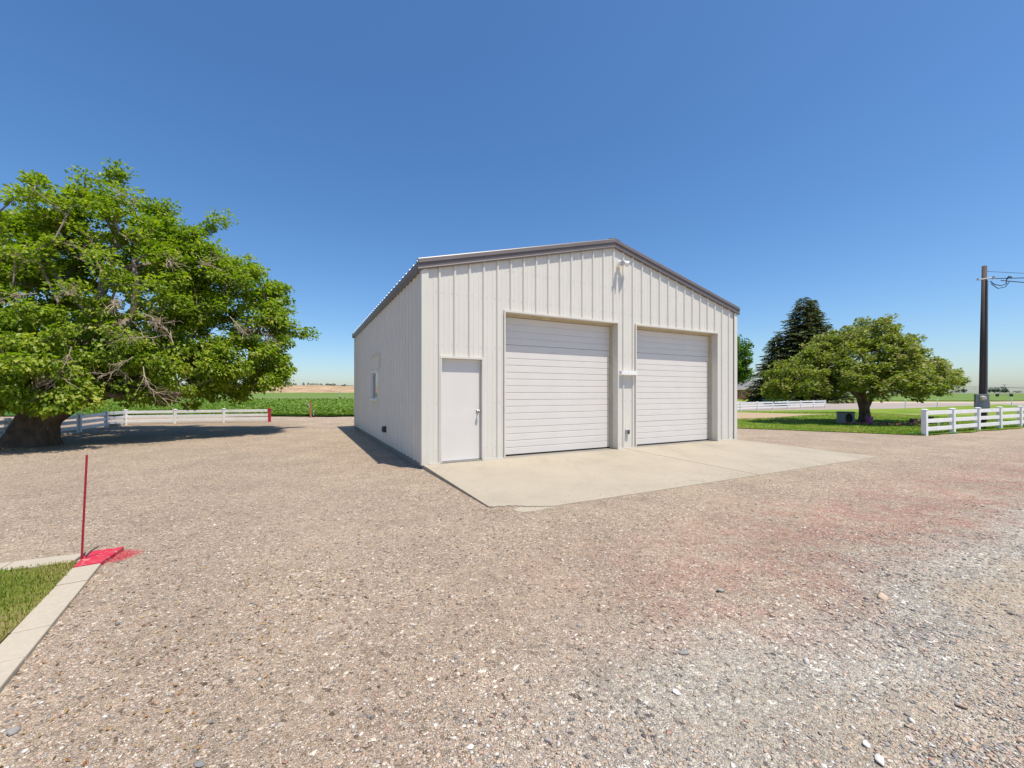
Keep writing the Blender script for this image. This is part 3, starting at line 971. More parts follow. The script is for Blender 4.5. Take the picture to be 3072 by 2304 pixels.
# ------------------------------------------------------------------ near lawn corner with concrete edging
KERB = empty("kerb_edging", (0, 0, 0)); tag(KERB, "pale concrete mowing edge round the near lawn corner, end painted red", "kerb")
def kerb_block(q, mat, name, top=0.016, parent=KERB):
    m = MB()
    m.hexa([(x, y, -0.1) for x, y in q] + [(x, y, top) for x, y in q])
    return m.build(name, mat, parent, bevel=0.007)
c_out, c_in = Vector((-3.43, 3.41)), Vector((-3.57, 3.315))
dv = Vector((0.555, -0.832))
L = 0.0
g = 0.004
for i in range(9):
    a, c = L + g, L + 0.362 - g
    q = [c_in + dv * a, c_in + dv * c, c_out + dv * c, c_out + dv * a]
    kerb_block([tuple(p) for p in q], M_kerb, "kerb_block", 0.014 + random.uniform(-0.003, 0.003))
    L += 0.362
kerb_block([(-3.572, 3.322), (-3.435, 3.416), (-3.575, 3.765), (-3.775, 3.645)], M_redcurb, "painted_block", 0.022)
bd = Vector((-0.915, -0.40))
b_out, b_in = Vector((-3.79, 3.625)), Vector((-3.70, 3.435))
L = 0.0
for i in range(7):
    a, c = L + g, L + 0.45 - g
    q = [b_in + bd * a, b_out + bd * a, b_out + bd * c, b_in + bd * c]
    kerb_block([tuple(p) for p in q], M_kerb, "kerb_block", 0.014 + random.uniform(-0.003, 0.003))
    L += 0.45
near_lawn = [(-3.57, 3.33), (-3.69, 3.47), (-6.6, 2.20), (-6.6, 0.0), (-1.42, 0.0)]
poly_sheet("near_lawn", M_lawn2, near_lawn, 0.006)

def in_poly(x, y, poly):
    c = False
    for (x0, y0), (x1, y1) in zip(poly, poly[1:] + poly[:1]):
        if (y0 > y) != (y1 > y) and x < (x1 - x0) * (y - y0) / (y1 - y0) + x0:
            c = not c
    return c

# grass blades
def blades(name, pts, hmin, hmax, wid, mat, label, tint_fn=None):
    P = np.array(pts)
    n = len(P)
    ang = rng.uniform(0, 2 * math.pi, n)
    lean = rng.uniform(0.25, 1.0, n)
    Dv = np.stack([np.cos(ang) * lean, np.sin(ang) * lean, np.ones(n)], 1)
    Nn = np.stack([np.cos(ang), np.sin(ang), np.full(n, 0.2)], 1)
    t = rng.beta(2, 2.6, n) if tint_fn is None else np.array([tint_fn(p) for p in P])
    V, F, T = kites(P, Dv, Nn, rng.uniform(hmin, hmax, n), rng.uniform(0.7, 1.3, n) * wid, np.clip(t, 0, 1))
    o = link(name, np_mesh(name, V, F, T), mat)
    return tag(o, label, "grass", kind="stuff")
pts = []
while len(pts) < 16000:
    x, y = rng.uniform(-4.6, -2.2), rng.uniform(1.5, 3.45)
    if in_poly(x, y, near_lawn) and fbm(x, y, 2.2, 12.2) + 0.5 * fbm(x, y, 7, 1.2) > -0.38 + rng.uniform(-0.15, 0.15):
        pts.append((x, y, 0.004))
blades("near_grass", pts, 0.016, 0.040, 0.006, M_grassblade, "patchy short grass inside the near concrete edging",
       lambda p: 0.72 + 0.6 * fbm(p[0], p[1], 1.8, 3.3) + rng.uniform(-0.25, 0.3))
lawn_poly = front + back
pts = []
while len(pts) < 45000:
    r = rng.uniform()
    x, y = rng.uniform(6.4, 26), 13.8 + 17 * r ** 1.8
    if in_poly(x, y, lawn_poly):
        hw = 5.0 * (1 - ss(12, 22.5, x))
        if abs(y - 27.6) < hw: continue
        pts.append((x, y, lawn_z - 0.004))
blades("lawn_grass", pts, 0.025, 0.06, 0.022, M_grassblade, "mown green grass round the round-crowned tree",
       lambda p: 0.46 + 0.6 * fbm(p[0], p[1], 0.5, 3.9) + rng.uniform(-0.25, 0.2))

# ------------------------------------------------------------------ loose stones on the gravel
def ico():
    t = (1 + 5 ** 0.5) / 2
    v = np.array([(-1, t, 0), (1, t, 0), (-1, -t, 0), (1, -t, 0), (0, -1, t), (0, 1, t), (0, -1, -t), (0, 1, -t), (t, 0, -1), (t, 0, 1), (-t, 0, -1), (-t, 0, 1)], float)
    f = np.array([(0, 11, 5), (0, 5, 1), (0, 1, 7), (0, 7, 10), (0, 10, 11), (1, 5, 9), (5, 11, 4), (11, 10, 2), (10, 7, 6), (7, 1, 8), (3, 9, 4), (3, 4, 2), (3, 2, 6), (3, 6, 8), (3, 8, 9), (4, 9, 5), (2, 4, 11), (6, 2, 10), (8, 6, 7), (9, 8, 1)])
    return unit(v), f
def stones_mesh(name, P, size, tint, bury=0.35):
    v0, f0 = ico()
    n = len(P)
    jit = rng.uniform(0.55, 1.4, (n, 12, 1))
    sc = np.stack([size * rng.uniform(0.75, 1.35, n), size * rng.uniform(0.65, 1.1, n), size * rng.uniform(0.3, 0.6, n)], 1)
    V = v0[None] * jit * sc[:, None, :] * 0.5
    a = rng.uniform(0, 2 * math.pi, n)
    ca, sa = np.cos(a)[:, None], np.sin(a)[:, None]
    X = V[:, :, 0] * ca - V[:, :, 1] * sa
    Y = V[:, :, 0] * sa + V[:, :, 1] * ca
    tx, ty = rng.normal(0, 0.18, (2, n, 1))
    Z = V[:, :, 2] + X * tx + Y * ty
    V = np.stack([X + P[:, 0:1], Y + P[:, 1:2], Z + P[:, 2:3] + sc[:, 2:3] * 0.5 * (1 - 2 * bury)], 2).reshape(-1, 3)
    F = (f0[None] + (np.arange(n) * 12)[:, None, None]).reshape(-1, 3)
    return np_mesh(name, V, F, np.repeat(tint, 20))
def stone_material():
    m, nt, b = new_mat("loose_stone")
    at = N(nt, "ShaderNodeAttribute", attribute_name="tint")
    r = ramp(nt, [(0.0, (0.075, 0.075, 0.08)), (0.12, (0.17, 0.165, 0.165)), (0.24, (0.26, 0.25, 0.24)), (0.34, (0.33, 0.255, 0.19)), (0.48, (0.40, 0.31, 0.235)), (0.6, (0.36, 0.25, 0.195)),
                  (0.70, (0.44, 0.36, 0.28)), (0.80, (0.30, 0.165, 0.13)), (0.88, (0.40, 0.38, 0.36)), (1.0, (0.66, 0.62, 0.57))])
    nt.links.new(at.outputs["Fac"], r.inputs[0])
    n1 = tex_noise(nt, pos_node(nt), 70, 4, 0.7)
    r2 = ramp(nt, [(0.3, (0.95, 0.94, 0.92)), (0.7, (1.25, 1.24, 1.21))])
    nt.links.new(n1.outputs[0], r2.inputs[0])
    c = mix_col(nt, 1.0, r.outputs[0], r2.outputs[0], 'MULTIPLY')
    nt.links.new(c, b.inputs["Base Color"])
    b.inputs["Roughness"].default_value = 0.85
    b.inputs["Specular IOR Level"].default_value = 0.25
    bump(nt, b, n1.outputs[0], 0.5, 0.003)
    return m
M_stone = stone_material()
def on_gravel(x, y):
    s, t = to_local(x, y)
    if -0.05 < s < W + 0.08 and -AP - 0.02 < t < D + 0.1: return False
    if in_poly(x, y, near_lawn): return False
    # edging strip
    if x < -2 and y < 3.8:
        r = Vector((x, y)) - c_out
        if r.dot(Vector((-0.832, -0.555))) > -0.01 and y < 3.8 and x < -1.2: return False
        if x < -3.55 and 3.35 < y < 3.8 and y < 3.64 + (x + 3.77) * 0.437: return False
    if in_poly(x, y, lawn_poly): return False
    return True
def drive_d(x, y):
    return 0.452 * x - 0.892 * y + 2.27
pts, siz, tin = [], [], []
def tint_tan():
    return float(rng.choice([rng.uniform(0.05, 0.3), rng.uniform(0.3, 0.74), rng.uniform(0.3, 0.74), rng.uniform(0.3, 0.74), rng.uniform(0.85, 0.96)]))
def tint_grey():
    return float(rng.choice([rng.uniform(0.0, 0.28), rng.uniform(0.05, 0.3), rng.uniform(0.3, 0.72), rng.uniform(0.3, 0.72), rng.uniform(0.84, 0.94)]))
NS = 90000
while len(pts) < NS:
    y = 1.25 + 9.0 * rng.uniform() ** 2.1
    x = rng.uniform(-1.32, 1.32) * y
    if x < -7 or x > 11 or not on_gravel(x, y): continue
    d = drive_d(x, y) + 1.2 * fbm(x, y, 0.6, 4.2)
    g_ = ss(0.0, 1.0, d) * ss(-0.2, 1.6, 0.892 * x + 0.452 * y)
    clump = fbm(x, y, 1.1, 2.6) + 0.5 * fbm(x, y, 3.0, 8.6)
    if rng.uniform() > 0.55 + 0.7 * clump + 0.25 * g_: continue
    base = 0.0058 + 0.0030 * rng.pareto(2.3)
    base = min(base, 0.019) * (1 + 0.3 * g_) * (1 + 0.05 * y)
    pts.append((x, y, ground_h(x, y))); siz.append(base)
    tin.append(tint_grey() if rng.uniform() < 0.15 + 0.75 * g_ else (0.78 + rng.uniform(-0.03, 0.03) if rng.uniform() < 0.05 else tint_tan()))
for _ in range(900):      # gravel kicked onto the apron
    s_ = rng.uniform(0.1, W - 0.1)
    t_ = -AP + 0.02 + rng.exponential(0.16)
    if t_ > -1.0 or (s_ < 0.9 and t_ < -2.9): continue
    q_ = from_local(s_, t_)
    pts.append((q_.x, q_.y, ZS - 0.002 + (0.042 - ZS) * (-t_ / AP) + 0.001)); siz.append(rng.uniform(0.005, 0.013)); tin.append(tint_tan())
me = stones_mesh("gravel_stones", np.array(pts), np.array(siz), np.array(tin))
tag(link("gravel_stones", me, M_stone), "loose tan and grey pebbles scattered over the gravel yard", "gravel", kind="stuff")
# the few larger stones one can pick out
def rock(x, y, size, tint, label):
    me = stones_mesh("stone", np.array([(0.0, 0, 0)]), np.array([size]), np.array([tint]), 0.25)
    o = link("stone", me, M_stone, loc=(x, y, ground_h(x, y)))
    sub = o.modifiers.new("sub", 'SUBSURF'); sub.levels = 1; sub.render_levels = 1; sub.subdivision_type = 'SIMPLE'
    tag(o, label, "stone", "larger loose stones on the gravel")
def gp(px, py):
    z = EYE * 1225.0 / (py - 1180.0)
    return (px - 1536.0) / 1225.0 * z, z
for (px, py, s_, tn, lb) in [
    (598, 2287, 0.055, 0.13, "largest dark grey stone at the bottom edge, left of centre"),
    (45, 2190, 0.05, 0.20, "grey stone near the bottom left corner, beside dry leaves"),
    (613, 2178, 0.028, 0.68, "round cream pebble beside a dark pebble, above the dark grey stone"),
    (633, 2163, 0.03, 0.10, "flat dark pebble beside the round cream pebble"),
    (352, 1868, 0.04, 0.08, "dark brown stone on the gravel right of the lawn edging"),
    (1645, 2215, 0.045, 0.27, "flat pale grey stone at the bottom, right of centre"),
    (1410, 2233, 0.026, 1.0, "small white stone in the tan gravel at the bottom centre"),
    (2160, 1775, 0.06, 0.24, "blue-grey stone on the red gravel patch"),
    (2420, 1970, 0.05, 0.88, "flat pale lilac stone in the lower right gravel"),
    (2650, 1790, 0.07, 0.66, "long tan stone in the band of coarse grey gravel"),
    (2640, 2250, 0.055, 0.95, "long white stone at the bottom right"),
    (2600, 2208, 0.035, 1.0, "small white stone above the long white one at bottom right"),
    (2885, 2098, 0.05, 0.62, "pinkish flat stone in the lower right corner area"),
    (2030, 2070, 0.05, 0.97, "white quartz stone below the red gravel patch"),
    (2050, 1955, 0.05, 0.18, "bluish stone left of the lower right gravel, below the red patch")]:
    x, y = gp(px, py)
    rock(x, y, s_, tn, lb)
# dry leaves and straw along the edging
n = 260
P = []
while len(P) < n:
    x, y = rng.uniform(-3.2, -1.2), rng.uniform(1.5, 3.4)
    if on_gravel(x, y): P.append((x, y, ground_h(x, y) + 0.006))
P = np.array(P)
V, F, T = kites(P, np.stack([rng.normal(size=n), rng.normal(size=n), rng.uniform(0, 0.5, n)], 1), np.stack([rng.normal(0, .3, n), rng.normal(0, .3, n), np.ones(n)], 1), rng.uniform(0.012, 0.035, n), rng.uniform(0.006, 0.014, n), rng.uniform(0, 1, n))
M_dryleaf = leaf_mat("dry_leaf", [(0.0, (0.22, 0.10, 0.03)), (0.5, (0.40, 0.22, 0.06)), (1.0, (0.30, 0.24, 0.07))], 0.15)
tag(link("dry_leaves", np_mesh("dry_leaves", V, F, T), M_dryleaf), "scattered dry brown leaves on gravel beside the lawn edging", "leaves", kind="stuff")

# red marker stake
m = MB()
bx_, by_ = -3.665, 3.475
def stake_pt(h): return Vector((bx_ + 0.050 * h, by_, h))
for (a, c) in (((-0.009, 0), (0.009, 0.003)), ((-0.009, 0.0031), (-0.006, 0.018))):
    p0_, p1_ = stake_pt(-0.2), stake_pt(0.905)
    m.hexa([(p0_.x + a[0], p0_.y + a[1], p0_.z), (p0_.x + c[0], p0_.y + a[1], p0_.z), (p0_.x + c[0], p0_.y + c[1], p0_.z), (p0_.x + a[0], p0_.y + c[1], p0_.z),
            (p1_.x + a[0], p1_.y + a[1], p1_.z), (p1_.x + c[0], p1_.y + a[1], p1_.z), (p1_.x + c[0], p1_.y + c[1], p1_.z), (p1_.x + a[0], p1_.y + c[1], p1_.z)])
tag(m.build("marker_stake", M_red), "thin red metal marker stake standing at the lawn edging corner", "stake")
m = MB(); m.path([(-3.655, 3.50, 0.03), (-3.63, 3.53, 0.075), (-3.60, 3.56, 0.10)], [0.007, 0.006, 0.005], 6)
tag(m.build("iron_peg", M_dark), "short dark iron peg leaning beside the red stake", "peg")

# ------------------------------------------------------------------ white rail fences
def rail_fence(name, pts, ph, label, pw=0.12, rails=3, red_last=False, capped=True, drop_first=False, hts=None, zg=0.0, rail_h=None):
    root = empty(name, (pts[0][0], pts[0][1], 0))
    tag(root, label, "fence")
    o0 = Vector((pts[0][0], pts[0][1], 0))
    rh = rail_h or ph * 0.175
    for i, (x, y) in enumerate(pts):
        a = Vector(pts[min(i + 1, len(pts) - 1)]) - Vector(pts[max(i - 1, 0)])
        rz = math.atan2(a.y, a.x)
        last_red = red_last and i == len(pts) - 1
        m = MB()
        m.box(-pw / 2, pw / 2, -pw / 2, pw / 2, -0.2, ph - (0.0 if not capped else 0.03))
        po = m.build("post", M_red if last_red else M_white, root, loc=(x - o0.x, y - o0.y, zg), rot=(random.uniform(-0.012, 0.012), random.uniform(-0.012, 0.012), rz), bevel=0.006)
        if last_red: po["label"] = "red painted end post"
        if capped:
            m = MB()
            h0 = ph - 0.0295
            c = pw / 2 + 0.012
            m.hexa([(-c, -c, h0), (c, -c, h0), (c, c, h0), (-c, c, h0), (-c, -c, h0 + 0.018), (c, -c, h0 + 0.018), (c, c, h0 + 0.018), (-c, c, h0 + 0.018)])
            q = c * 0.75
            m.hexa([(-c + .004, -c + .004, h0 + 0.0182), (c - .004, -c + .004, h0 + 0.0182), (c - .004, c - .004, h0 + 0.0182), (-c + .004, c - .004, h0 + 0.0182), (-q * .5, -q * .5, h0 + 0.04), (q * .5, -q * .5, h0 + 0.04), (q * .5, q * .5, h0 + 0.04), (-q * .5, q * .5, h0 + 0.04)])
            m.build("cap", M_red if last_red else M_white, po)
    for (x0, y0), (x1, y1) in zip(pts, pts[1:]):
        L = math.hypot(x1 - x0, y1 - y0)
        rz = math.atan2(y1 - y0, x1 - x0)
        for k in range(rails):
            zc = (hts[k] if hts else ph * (0.24 + 0.305 * k))
            m = MB()
            m.box(pw / 2 - 0.01, L - pw / 2 + 0.01, -0.022, 0.022, -rh / 2, rh / 2)
            m.build("rail", M_white, root, loc=(x0 - o0.x, y0 - o0.y, zg + zc + random.uniform(-0.006, 0.006)), rot=(0, random.uniform(-0.003, 0.003), rz), bevel=0.006)
    return root

rail_fence("rail_fence", [(-13.6, 7.2), (-14.3, 9.6), (-15.2, 12.3), (-16.0, 15.1), (-17.0, 17.1), (-17.7, 18.7), (-16.0, 19.4), (-14.1, 20.0), (-12.17, 20.5)], 0.68,
           "low white three-rail fence behind the big tree, ending in a red post", pw=0.11, red_last=True, hts=(0.15, 0.355, 0.565), rail_h=0.125)
d_f = Vector((0.9, 0.41)).normalized()
pts = []
q = Vector((14.05, 13.9))
for k in range(14):
    pts.append((q.x, q.y)); q = q + d_f * 2.05
rail_fence("rail_fence", pts, 0.89, "white three-rail fence in front of the utility pole", pw=0.135, rail_h=0.135)
pts = [(19.0 + 2.33 * k - 4.66, 34.0 + 1.5 * k - 3.0) for k in range(9)]
rail_fence("rail_fence", pts, 0.72, "distant white rail fence between the dirt patch and the green bin", pw=0.11, zg=0.0)
# slim line posts of a wire fence out by the road
for (px, py, h) in ((2716, 1226, 0.85), (2812, 1222, 0.85), (3035, 1222, 1.0)):
    x, y = gp(px, py)
    m = MB(); m.tube((0, 0, -0.2), (0, 0, h), 0.035, 0.035, 8); m.tube((0, 0, h), (0, 0, h + 0.03), 0.045, 0.02, 8)
    where = {2716: "just right of the round-crowned tree trunk", 2812: "just right of the white fence end post", 3035: "near the right edge of the picture"}[px]
    tag(m.build("line_post", M_white, loc=(x, y, -0.03)), "thin white post by the gravel road, " + where, "post", "thin posts along the road")
m = MB(); m.tube((0, 0, -0.1), (0, 0, 0.30), 0.03, 0.03, 8); m.tube((0, 0, 0.30), (0, 0, 0.34), 0.045, 0.045, 8)
x, y = gp(2815, 1299)
tag(m.build("standpipe", M_whiteP, loc=(x * (y + 0.5) / y, y + 0.5, lawn_z)), "small white standpipe in the grass behind the fence's first bay", "pipe")

# ------------------------------------------------------------------ trees
def leaf_cloud(centers, radii, n_each, leaf, droop=0.35, wind=None, flat=0.65, shade_ref=None, out_from=None):
    """leaves in clumps; returns kite arrays"""
    c = np.repeat(centers, n_each, 0)
    r = np.repeat(radii, n_each)[:, None]
    n = len(c)
    d = rand_unit(n) * (rng.uniform(0, 1, (n, 1)) ** 0.45)
    d[:, 2] *= flat
    P = c + d * r
    up = np.array([0, 0, 1.0])
    outw = unit(P - c + 1e-6)
    if out_from is not None:
        outw = unit(outw * 0.7 + unit(P - np.array(out_from)) * 0.8)
    Dv = outw + rng.normal(0, 0.45, (n, 3)) - up * droop
    if wind is not None:
        Dv = Dv * 0.6 + np.array(wind)
    Nn = up + rng.normal(0, 0.55, (n, 3)) + outw * 0.35
    Lf = leaf * rng.uniform(0.65, 1.35, n)
    ct = np.repeat(rng.uniform(-0.16, 0.16, len(centers)), n_each)
    tint = np.clip(rng.beta(2.2, 2.2, n) + 0.05 + ct, 0, 1)
    return kites(P, Dv, Nn, Lf, Lf * rng.uniform(0.55, 0.85, n), tint)

def blob_points(blobs, n, inner=0.5):
    """points in the outer shell of a union of ellipsoids"""
    out = []
    vol = np.array([b[3] * b[4] * b[5] for b in blobs]) ** 0.62
    vol /= vol.sum()
    B = np.array(blobs)
    while len(out) < n:
        b = B[rng.choice(len(B), p=vol)]
        d = rand_unit(1)[0] * rng.uniform(inner ** 3, 1) ** (1 / 3)
        p = b[:3] + d * b[3:6]
        q = np.linalg.norm((p - B[:, :3]) / B[:, 3:6], axis=1)
        if (q < inner * 0.9).any(): continue
        # lumpy outline
        dn = unit(p - b[:3])
        lump = mnoise.noise(Vector(dn * 2.3) + Vector(b[:3]))
        if q.min() > 0.86 + 0.28 * lump: continue
        out.append(p)
    return np.array(out)

def grow(skeleton, targets, step=0.55, cost=0.30, wig=0.07, up=0.12):
    """join every target to the nearest node; returns nodes, parents"""
    nodes = [np.array(p, float) for p, _ in skeleton]
    par = [q for _, q in skeleton]
    pl = [0.0] * len(nodes)
    for i in range(1, len(nodes)):
        pl[i] = pl[par[i]] + np.linalg.norm(nodes[i] - nodes[par[i]])
    cap = len(nodes) + len(targets) * 14 + 10
    A = np.zeros((cap, 3)); PL = np.full(cap, 1e9)
    A[:len(nodes)] = nodes; PL[:len(nodes)] = pl
    PAR = list(par); n = len(nodes)
    root = nodes[0]
    tips = []
    for t in sorted(targets.tolist(), key=lambda p: np.linalg.norm(np.array(p) - root)):
        t = np.array(t)
        c = np.linalg.norm(A[:n] - t, axis=1) + cost * PL[:n]
        c[0] += 5
        i = int(np.argmin(c))
        v = t - A[i]
        L = np.linalg.norm(v)
        k = max(1, min(12, int(L / step)))
        prev = i
        for s in range(1, k + 1):
            f = s / k
            p = A[i] + v * f + np.array([0, 0, up * L * math.sin(math.pi * f)]) + (rng.normal(0, wig, 3) * (f < 1))
            A[n] = p; PL[n] = PL[prev] + np.linalg.norm(p - A[prev]); PAR.append(prev)
            prev = n; n += 1
        tips.append(prev)
    return A[:n], PAR, tips

def branch_mesh(name, nodes, par, tips, r_tip=0.012, power=0.46, rmax=0.3, skip=0, sides=5):
    n = len(nodes)
    cnt = np.zeros(n)
    for t in tips: cnt[t] += 1
    for i in range(n - 1, 0, -1):
        cnt[par[i]] += cnt[i]
    rad = np.minimum(r_tip * np.maximum(cnt, 1) ** power, rmax)
    V, F = [], []
    ang = np.arange(sides) * 2 * math.pi / sides
    for i in range(max(1, skip), n):
        p0, p1 = nodes[par[i]], nodes[i]
        d = p1 - p0
        L = np.linalg.norm(d)
        if L < 1e-4: continue
        d = d / L
        a = np.cross(d, (0.3, 0.5, 0.81)); a /= max(np.linalg.norm(a), 1e-6)
        b_ = np.cross(d, a)
        ring = np.outer(np.cos(ang), a) + np.outer(np.sin(ang), b_)
        r0 = min(rad[par[i]], rad[i] * 1.35)
        k = len(V) * sides
        V.append(p0 + ring * r0); V.append(p1 + ring * rad[i])
        for j in range(sides):
            F.append((k + j, k + (j + 1) % sides, k + sides + (j + 1) % sides, k + sides + j))
    return np_mesh(name, np.concatenate(V), np.array(F), smooth=True)

def gnarled(mb, pts, rad, n=14, seed=0.0, flare=0.25):
    """trunk with lobed, uneven cross sections"""
    pts = [Vector(p) for p in pts]
    k0 = len(mb.v)
    for i, p in enumerate(pts):
        d = (pts[min(i + 1, len(pts) - 1)] - pts[max(i - 1, 0)]).normalized()
        a = (Vector((1, 0, 0)) - d * d.x).normalized()
        b_ = d.cross(a)
        for j in range(n):
            t = 2 * math.pi * j / n
            lob = 1 + flare * (1 - i / len(pts)) * math.sin(3 * t + seed) * 0.6 + 0.16 * mnoise.noise(Vector((math.cos(t) * 1.6 + seed, math.sin(t) * 1.6, i * 0.5)))
            r = rad[i] * lob
            mb.v.append(tuple(p + a * (r * math.cos(t)) + b_ * (r * math.sin(t))))
    for i in range(len(pts) - 1):
        for j in range(n):
            mb.f.append((k0 + i * n + j, k0 + i * n + (j + 1) % n, k0 + (i + 1) * n + (j + 1) % n, k0 + (i + 1) * n + j))
    e = k0 + (len(pts) - 1) * n
    mb.f.append(tuple(e + j for j in range(n)))

def finish_tree(root, origin, leaf_arrays, leaf_m, br_mesh, trunk_mb, crown_name="crown", twig_m=None):
    V = np.concatenate([a[0] for a in leaf_arrays]); off = 0; Fs = []
    for a in leaf_arrays:
        Fs.append(a[1] + off); off += len(a[0])
    T = np.concatenate([a[2] for a in leaf_arrays])
    inv = -np.array(origin)
    link(crown_name, np_mesh(crown_name, V + inv, np.concatenate(Fs), T), leaf_m, root)
    if br_mesh is not None:
        o = link("branches", br_mesh, twig_m or M_twig, root, loc=tuple(inv))
    if trunk_mb is not None:
        trunk_mb.build("trunk", M_bark, root, smooth=True, loc=tuple(inv))

# ---- big maple on the left
org = (-13.15, 11.3, 0.0)
maple = empty("maple_tree", org)
tag(maple, "huge spreading bright green tree with thick leaning trunk and bare twigs", "tree")
blobs = [(-13.6, 13.6, 4.8, 4.0, 3.7, 3.2), (-10.3, 14.9, 3.5, 2.4, 2.3, 2.4), (-13.5, 14.2, 6.9, 2.3, 2.2, 1.8), (-17.2, 12.8, 4.0, 3.5, 3.5, 2.8), (-9.6, 14.3, 2.3, 1.8, 1.8, 1.15), (-10.2, 14.8, 5.0, 1.9, 1.8, 1.5),
         (-11.85, 10.2, 1.65, 1.4, 0.85, 0.72), (-11.0, 13.2, 2.2, 2.3, 2.0, 1.25), (-11.25, 11.9, 1.8, 1.4, 1.1, 0.85), (-12.7, 9.9, 2.15, 1.6, 0.9, 1.15), (-12.0, 11.2, 3.0, 1.7, 1.0, 1.2), (-11.85, 10.0, 1.2, 1.05, 0.6, 0.5), (-13.1, 10.1, 1.45, 0.9, 0.6, 0.6), (-16.2, 13.8, 6.2, 1.7, 1.7, 1.3), (-11.6, 14.6, 5.9, 2.0, 2.0, 1.6), (-14.6, 10.3, 2.7, 1.6, 1.2, 1.4)]
cl = blob_points(blobs, 1450, 0.55)
shoots = []
cB = np.array((-13.4, 13.2, 3.6))
for k_ in rng.choice(len(cl), 80, replace=False):
    o_ = cl[k_] - cB
    if np.linalg.norm(o_ / np.array((5.5, 4.5, 4.0))) < 0.85: continue
    dd = unit(unit(o_) + rng.normal(0, 0.35, 3) + np.array((0, 0, 0.15)))
    for q_ in range(rng.integers(1, 4)):
        shoots.append(cl[k_] + dd * (0.32 * (q_ + 1)))
cl = np.concatenate([cl, np.array(shoots)])
extra = np.array([(-13.75 + 0.1 * i, 14.0, 8.7 + 0.12 * i) for i in range(4)] + [(-15.75 + 0.06 * i, 13.4, 7.9 + 0.2 * i) for i in range(4)])
cl = np.concatenate([cl, extra])
skel = [((-13.15, 11.3, 0.3), 0), ((-13.0, 11.45, 1.1), 0), ((-12.5, 11.8, 1.55), 1), ((-11.6, 12.6, 2.0), 2), ((-10.8, 13.6, 2.6), 3), ((-10.2, 14.6, 3.3), 4),
        ((-13.2, 12.0, 2.3), 1), ((-13.3, 12.9, 3.9), 6), ((-13.4, 13.6, 5.4), 7), ((-14.6, 11.9, 2.3), 1), ((-16.2, 12.4, 3.6), 9), ((-17.0, 12.9, 5.0), 10), ((-12.3, 13.4, 4.2), 6), ((-11.4, 14.2, 5.2), 12), ((-13.5, 13.9, 6.8), 8), ((-15.4, 13.4, 5.8), 7)]
nd, pr, tp = grow(skel, cl)
br = branch_mesh("branches", nd, pr, tp, 0.012, 0.45, 0.26, sides=6)
tm = MB()
gnarled(tm, [(-13.2, 11.25, -0.2), (-13.2, 11.27, 0.02), (-13.18, 11.3, 0.25), (-13.15, 11.35, 0.6), (-13.05, 11.42, 1.0), (-12.95, 11.55, 1.5), (-13.05, 11.85, 2.2), (-13.2, 12.3, 2.9)],
        [0.72, 0.60, 0.50, 0.43, 0.39, 0.33, 0.24, 0.16], 18, 1.3, 0.35)
gnarled(tm, [(-13.0, 11.4, 0.75), (-12.6, 11.6, 1.12), (-12.1, 12.0, 1.45), (-11.5, 12.6, 1.8), (-10.9, 13.4, 2.35)], [0.34, 0.29, 0.24, 0.19, 0.13], 12, 2.2, 0.1)
gnarled(tm, [(-13.2, 11.5, 0.9), (-13.9, 11.6, 1.7), (-14.9, 12.0, 2.5), (-16.0, 12.4, 3.5)], [0.30, 0.25, 0.2, 0.13], 12, 4.2, 0.1)
keep = rng.uniform(size=len(cl)) > 0.06
rad = rng.uniform(0.22, 0.50, keep.sum())
lf = leaf_cloud(cl[keep], rad, 118, 0.112, 0.45, None, 0.6, out_from=(-13.3, 13.2, 4.0))
finish_tree(maple, org, [lf], M_leafA, br, tm)
# dead sprays hanging on the outside of the crown
mbd = MB()
def spray(p, d, L, lev=0):
    p = Vector(p); d = Vector(d).normalized()
    k = 5
    prev = p
    for i in range(k):
        d2 = (d + Vector(rng.normal(0, 0.16, 3)) + Vector((0, 0, -0.05))).normalized()
        nx_ = prev + d2 * (L / k)
        r0 = (0.012, 0.007, 0.0045)[lev] * (1 - 0.15 * i)
        mbd.tube(prev, nx_, r0, r0 * 0.85, 5, False)
        if lev < 2:
            for _ in range(2 if lev == 0 else 1):
                spray(nx_, d2 + Vector(rng.normal(0, 0.75, 3)), L * rng.uniform(0.35, 0.55), lev + 1)
        prev, d = nx_, d2
for (px, py, dep, dx, dz) in ((430, 940, 10.4, 0.6, 0.2), (470, 1010, 10.6, 0.6, -0.1), (520, 1030, 10.8, -0.3, 0.5), (180, 1080, 9.4, -0.6, -0.3), (215, 1040, 9.5, -0.1, -0.8), (400, 1070, 10.2, -0.1, -0.9), (430, 1100, 10.4, 0.3, -0.8),
                              (690, 950, 12.6, 0.8, 0.0), (760, 960, 13.4, 0.8, -0.3), (240, 890, 10.2, 0.8, 0.1), (330, 905, 10.2, 0.7, -0.2), (110, 880, 9.6, -0.8, -0.4), (500, 780, 11.6, 0.6, -0.2), (300, 760, 11.2, -0.6, 0.3), (130, 800, 10.4, -0.7, 0.1), (590, 800, 12.2, 0.7, 0.1), (400, 640, 12.4, 0.3, 0.8)):
    dep += 0.75
    p = ((px - 1536) / 1225 * dep, dep, EYE + (1180 - py) / 1225 * dep)
    for _ in range(1):
        spray(p, (dx + rng.normal(0, 0.3), rng.normal(-0.3, 0.3), dz + rng.normal(0, 0.3)), rng.uniform(0.6, 1.1))
mbd.build("dead_twigs", M_dead, maple, loc=(-org[0], -org[1], 0))

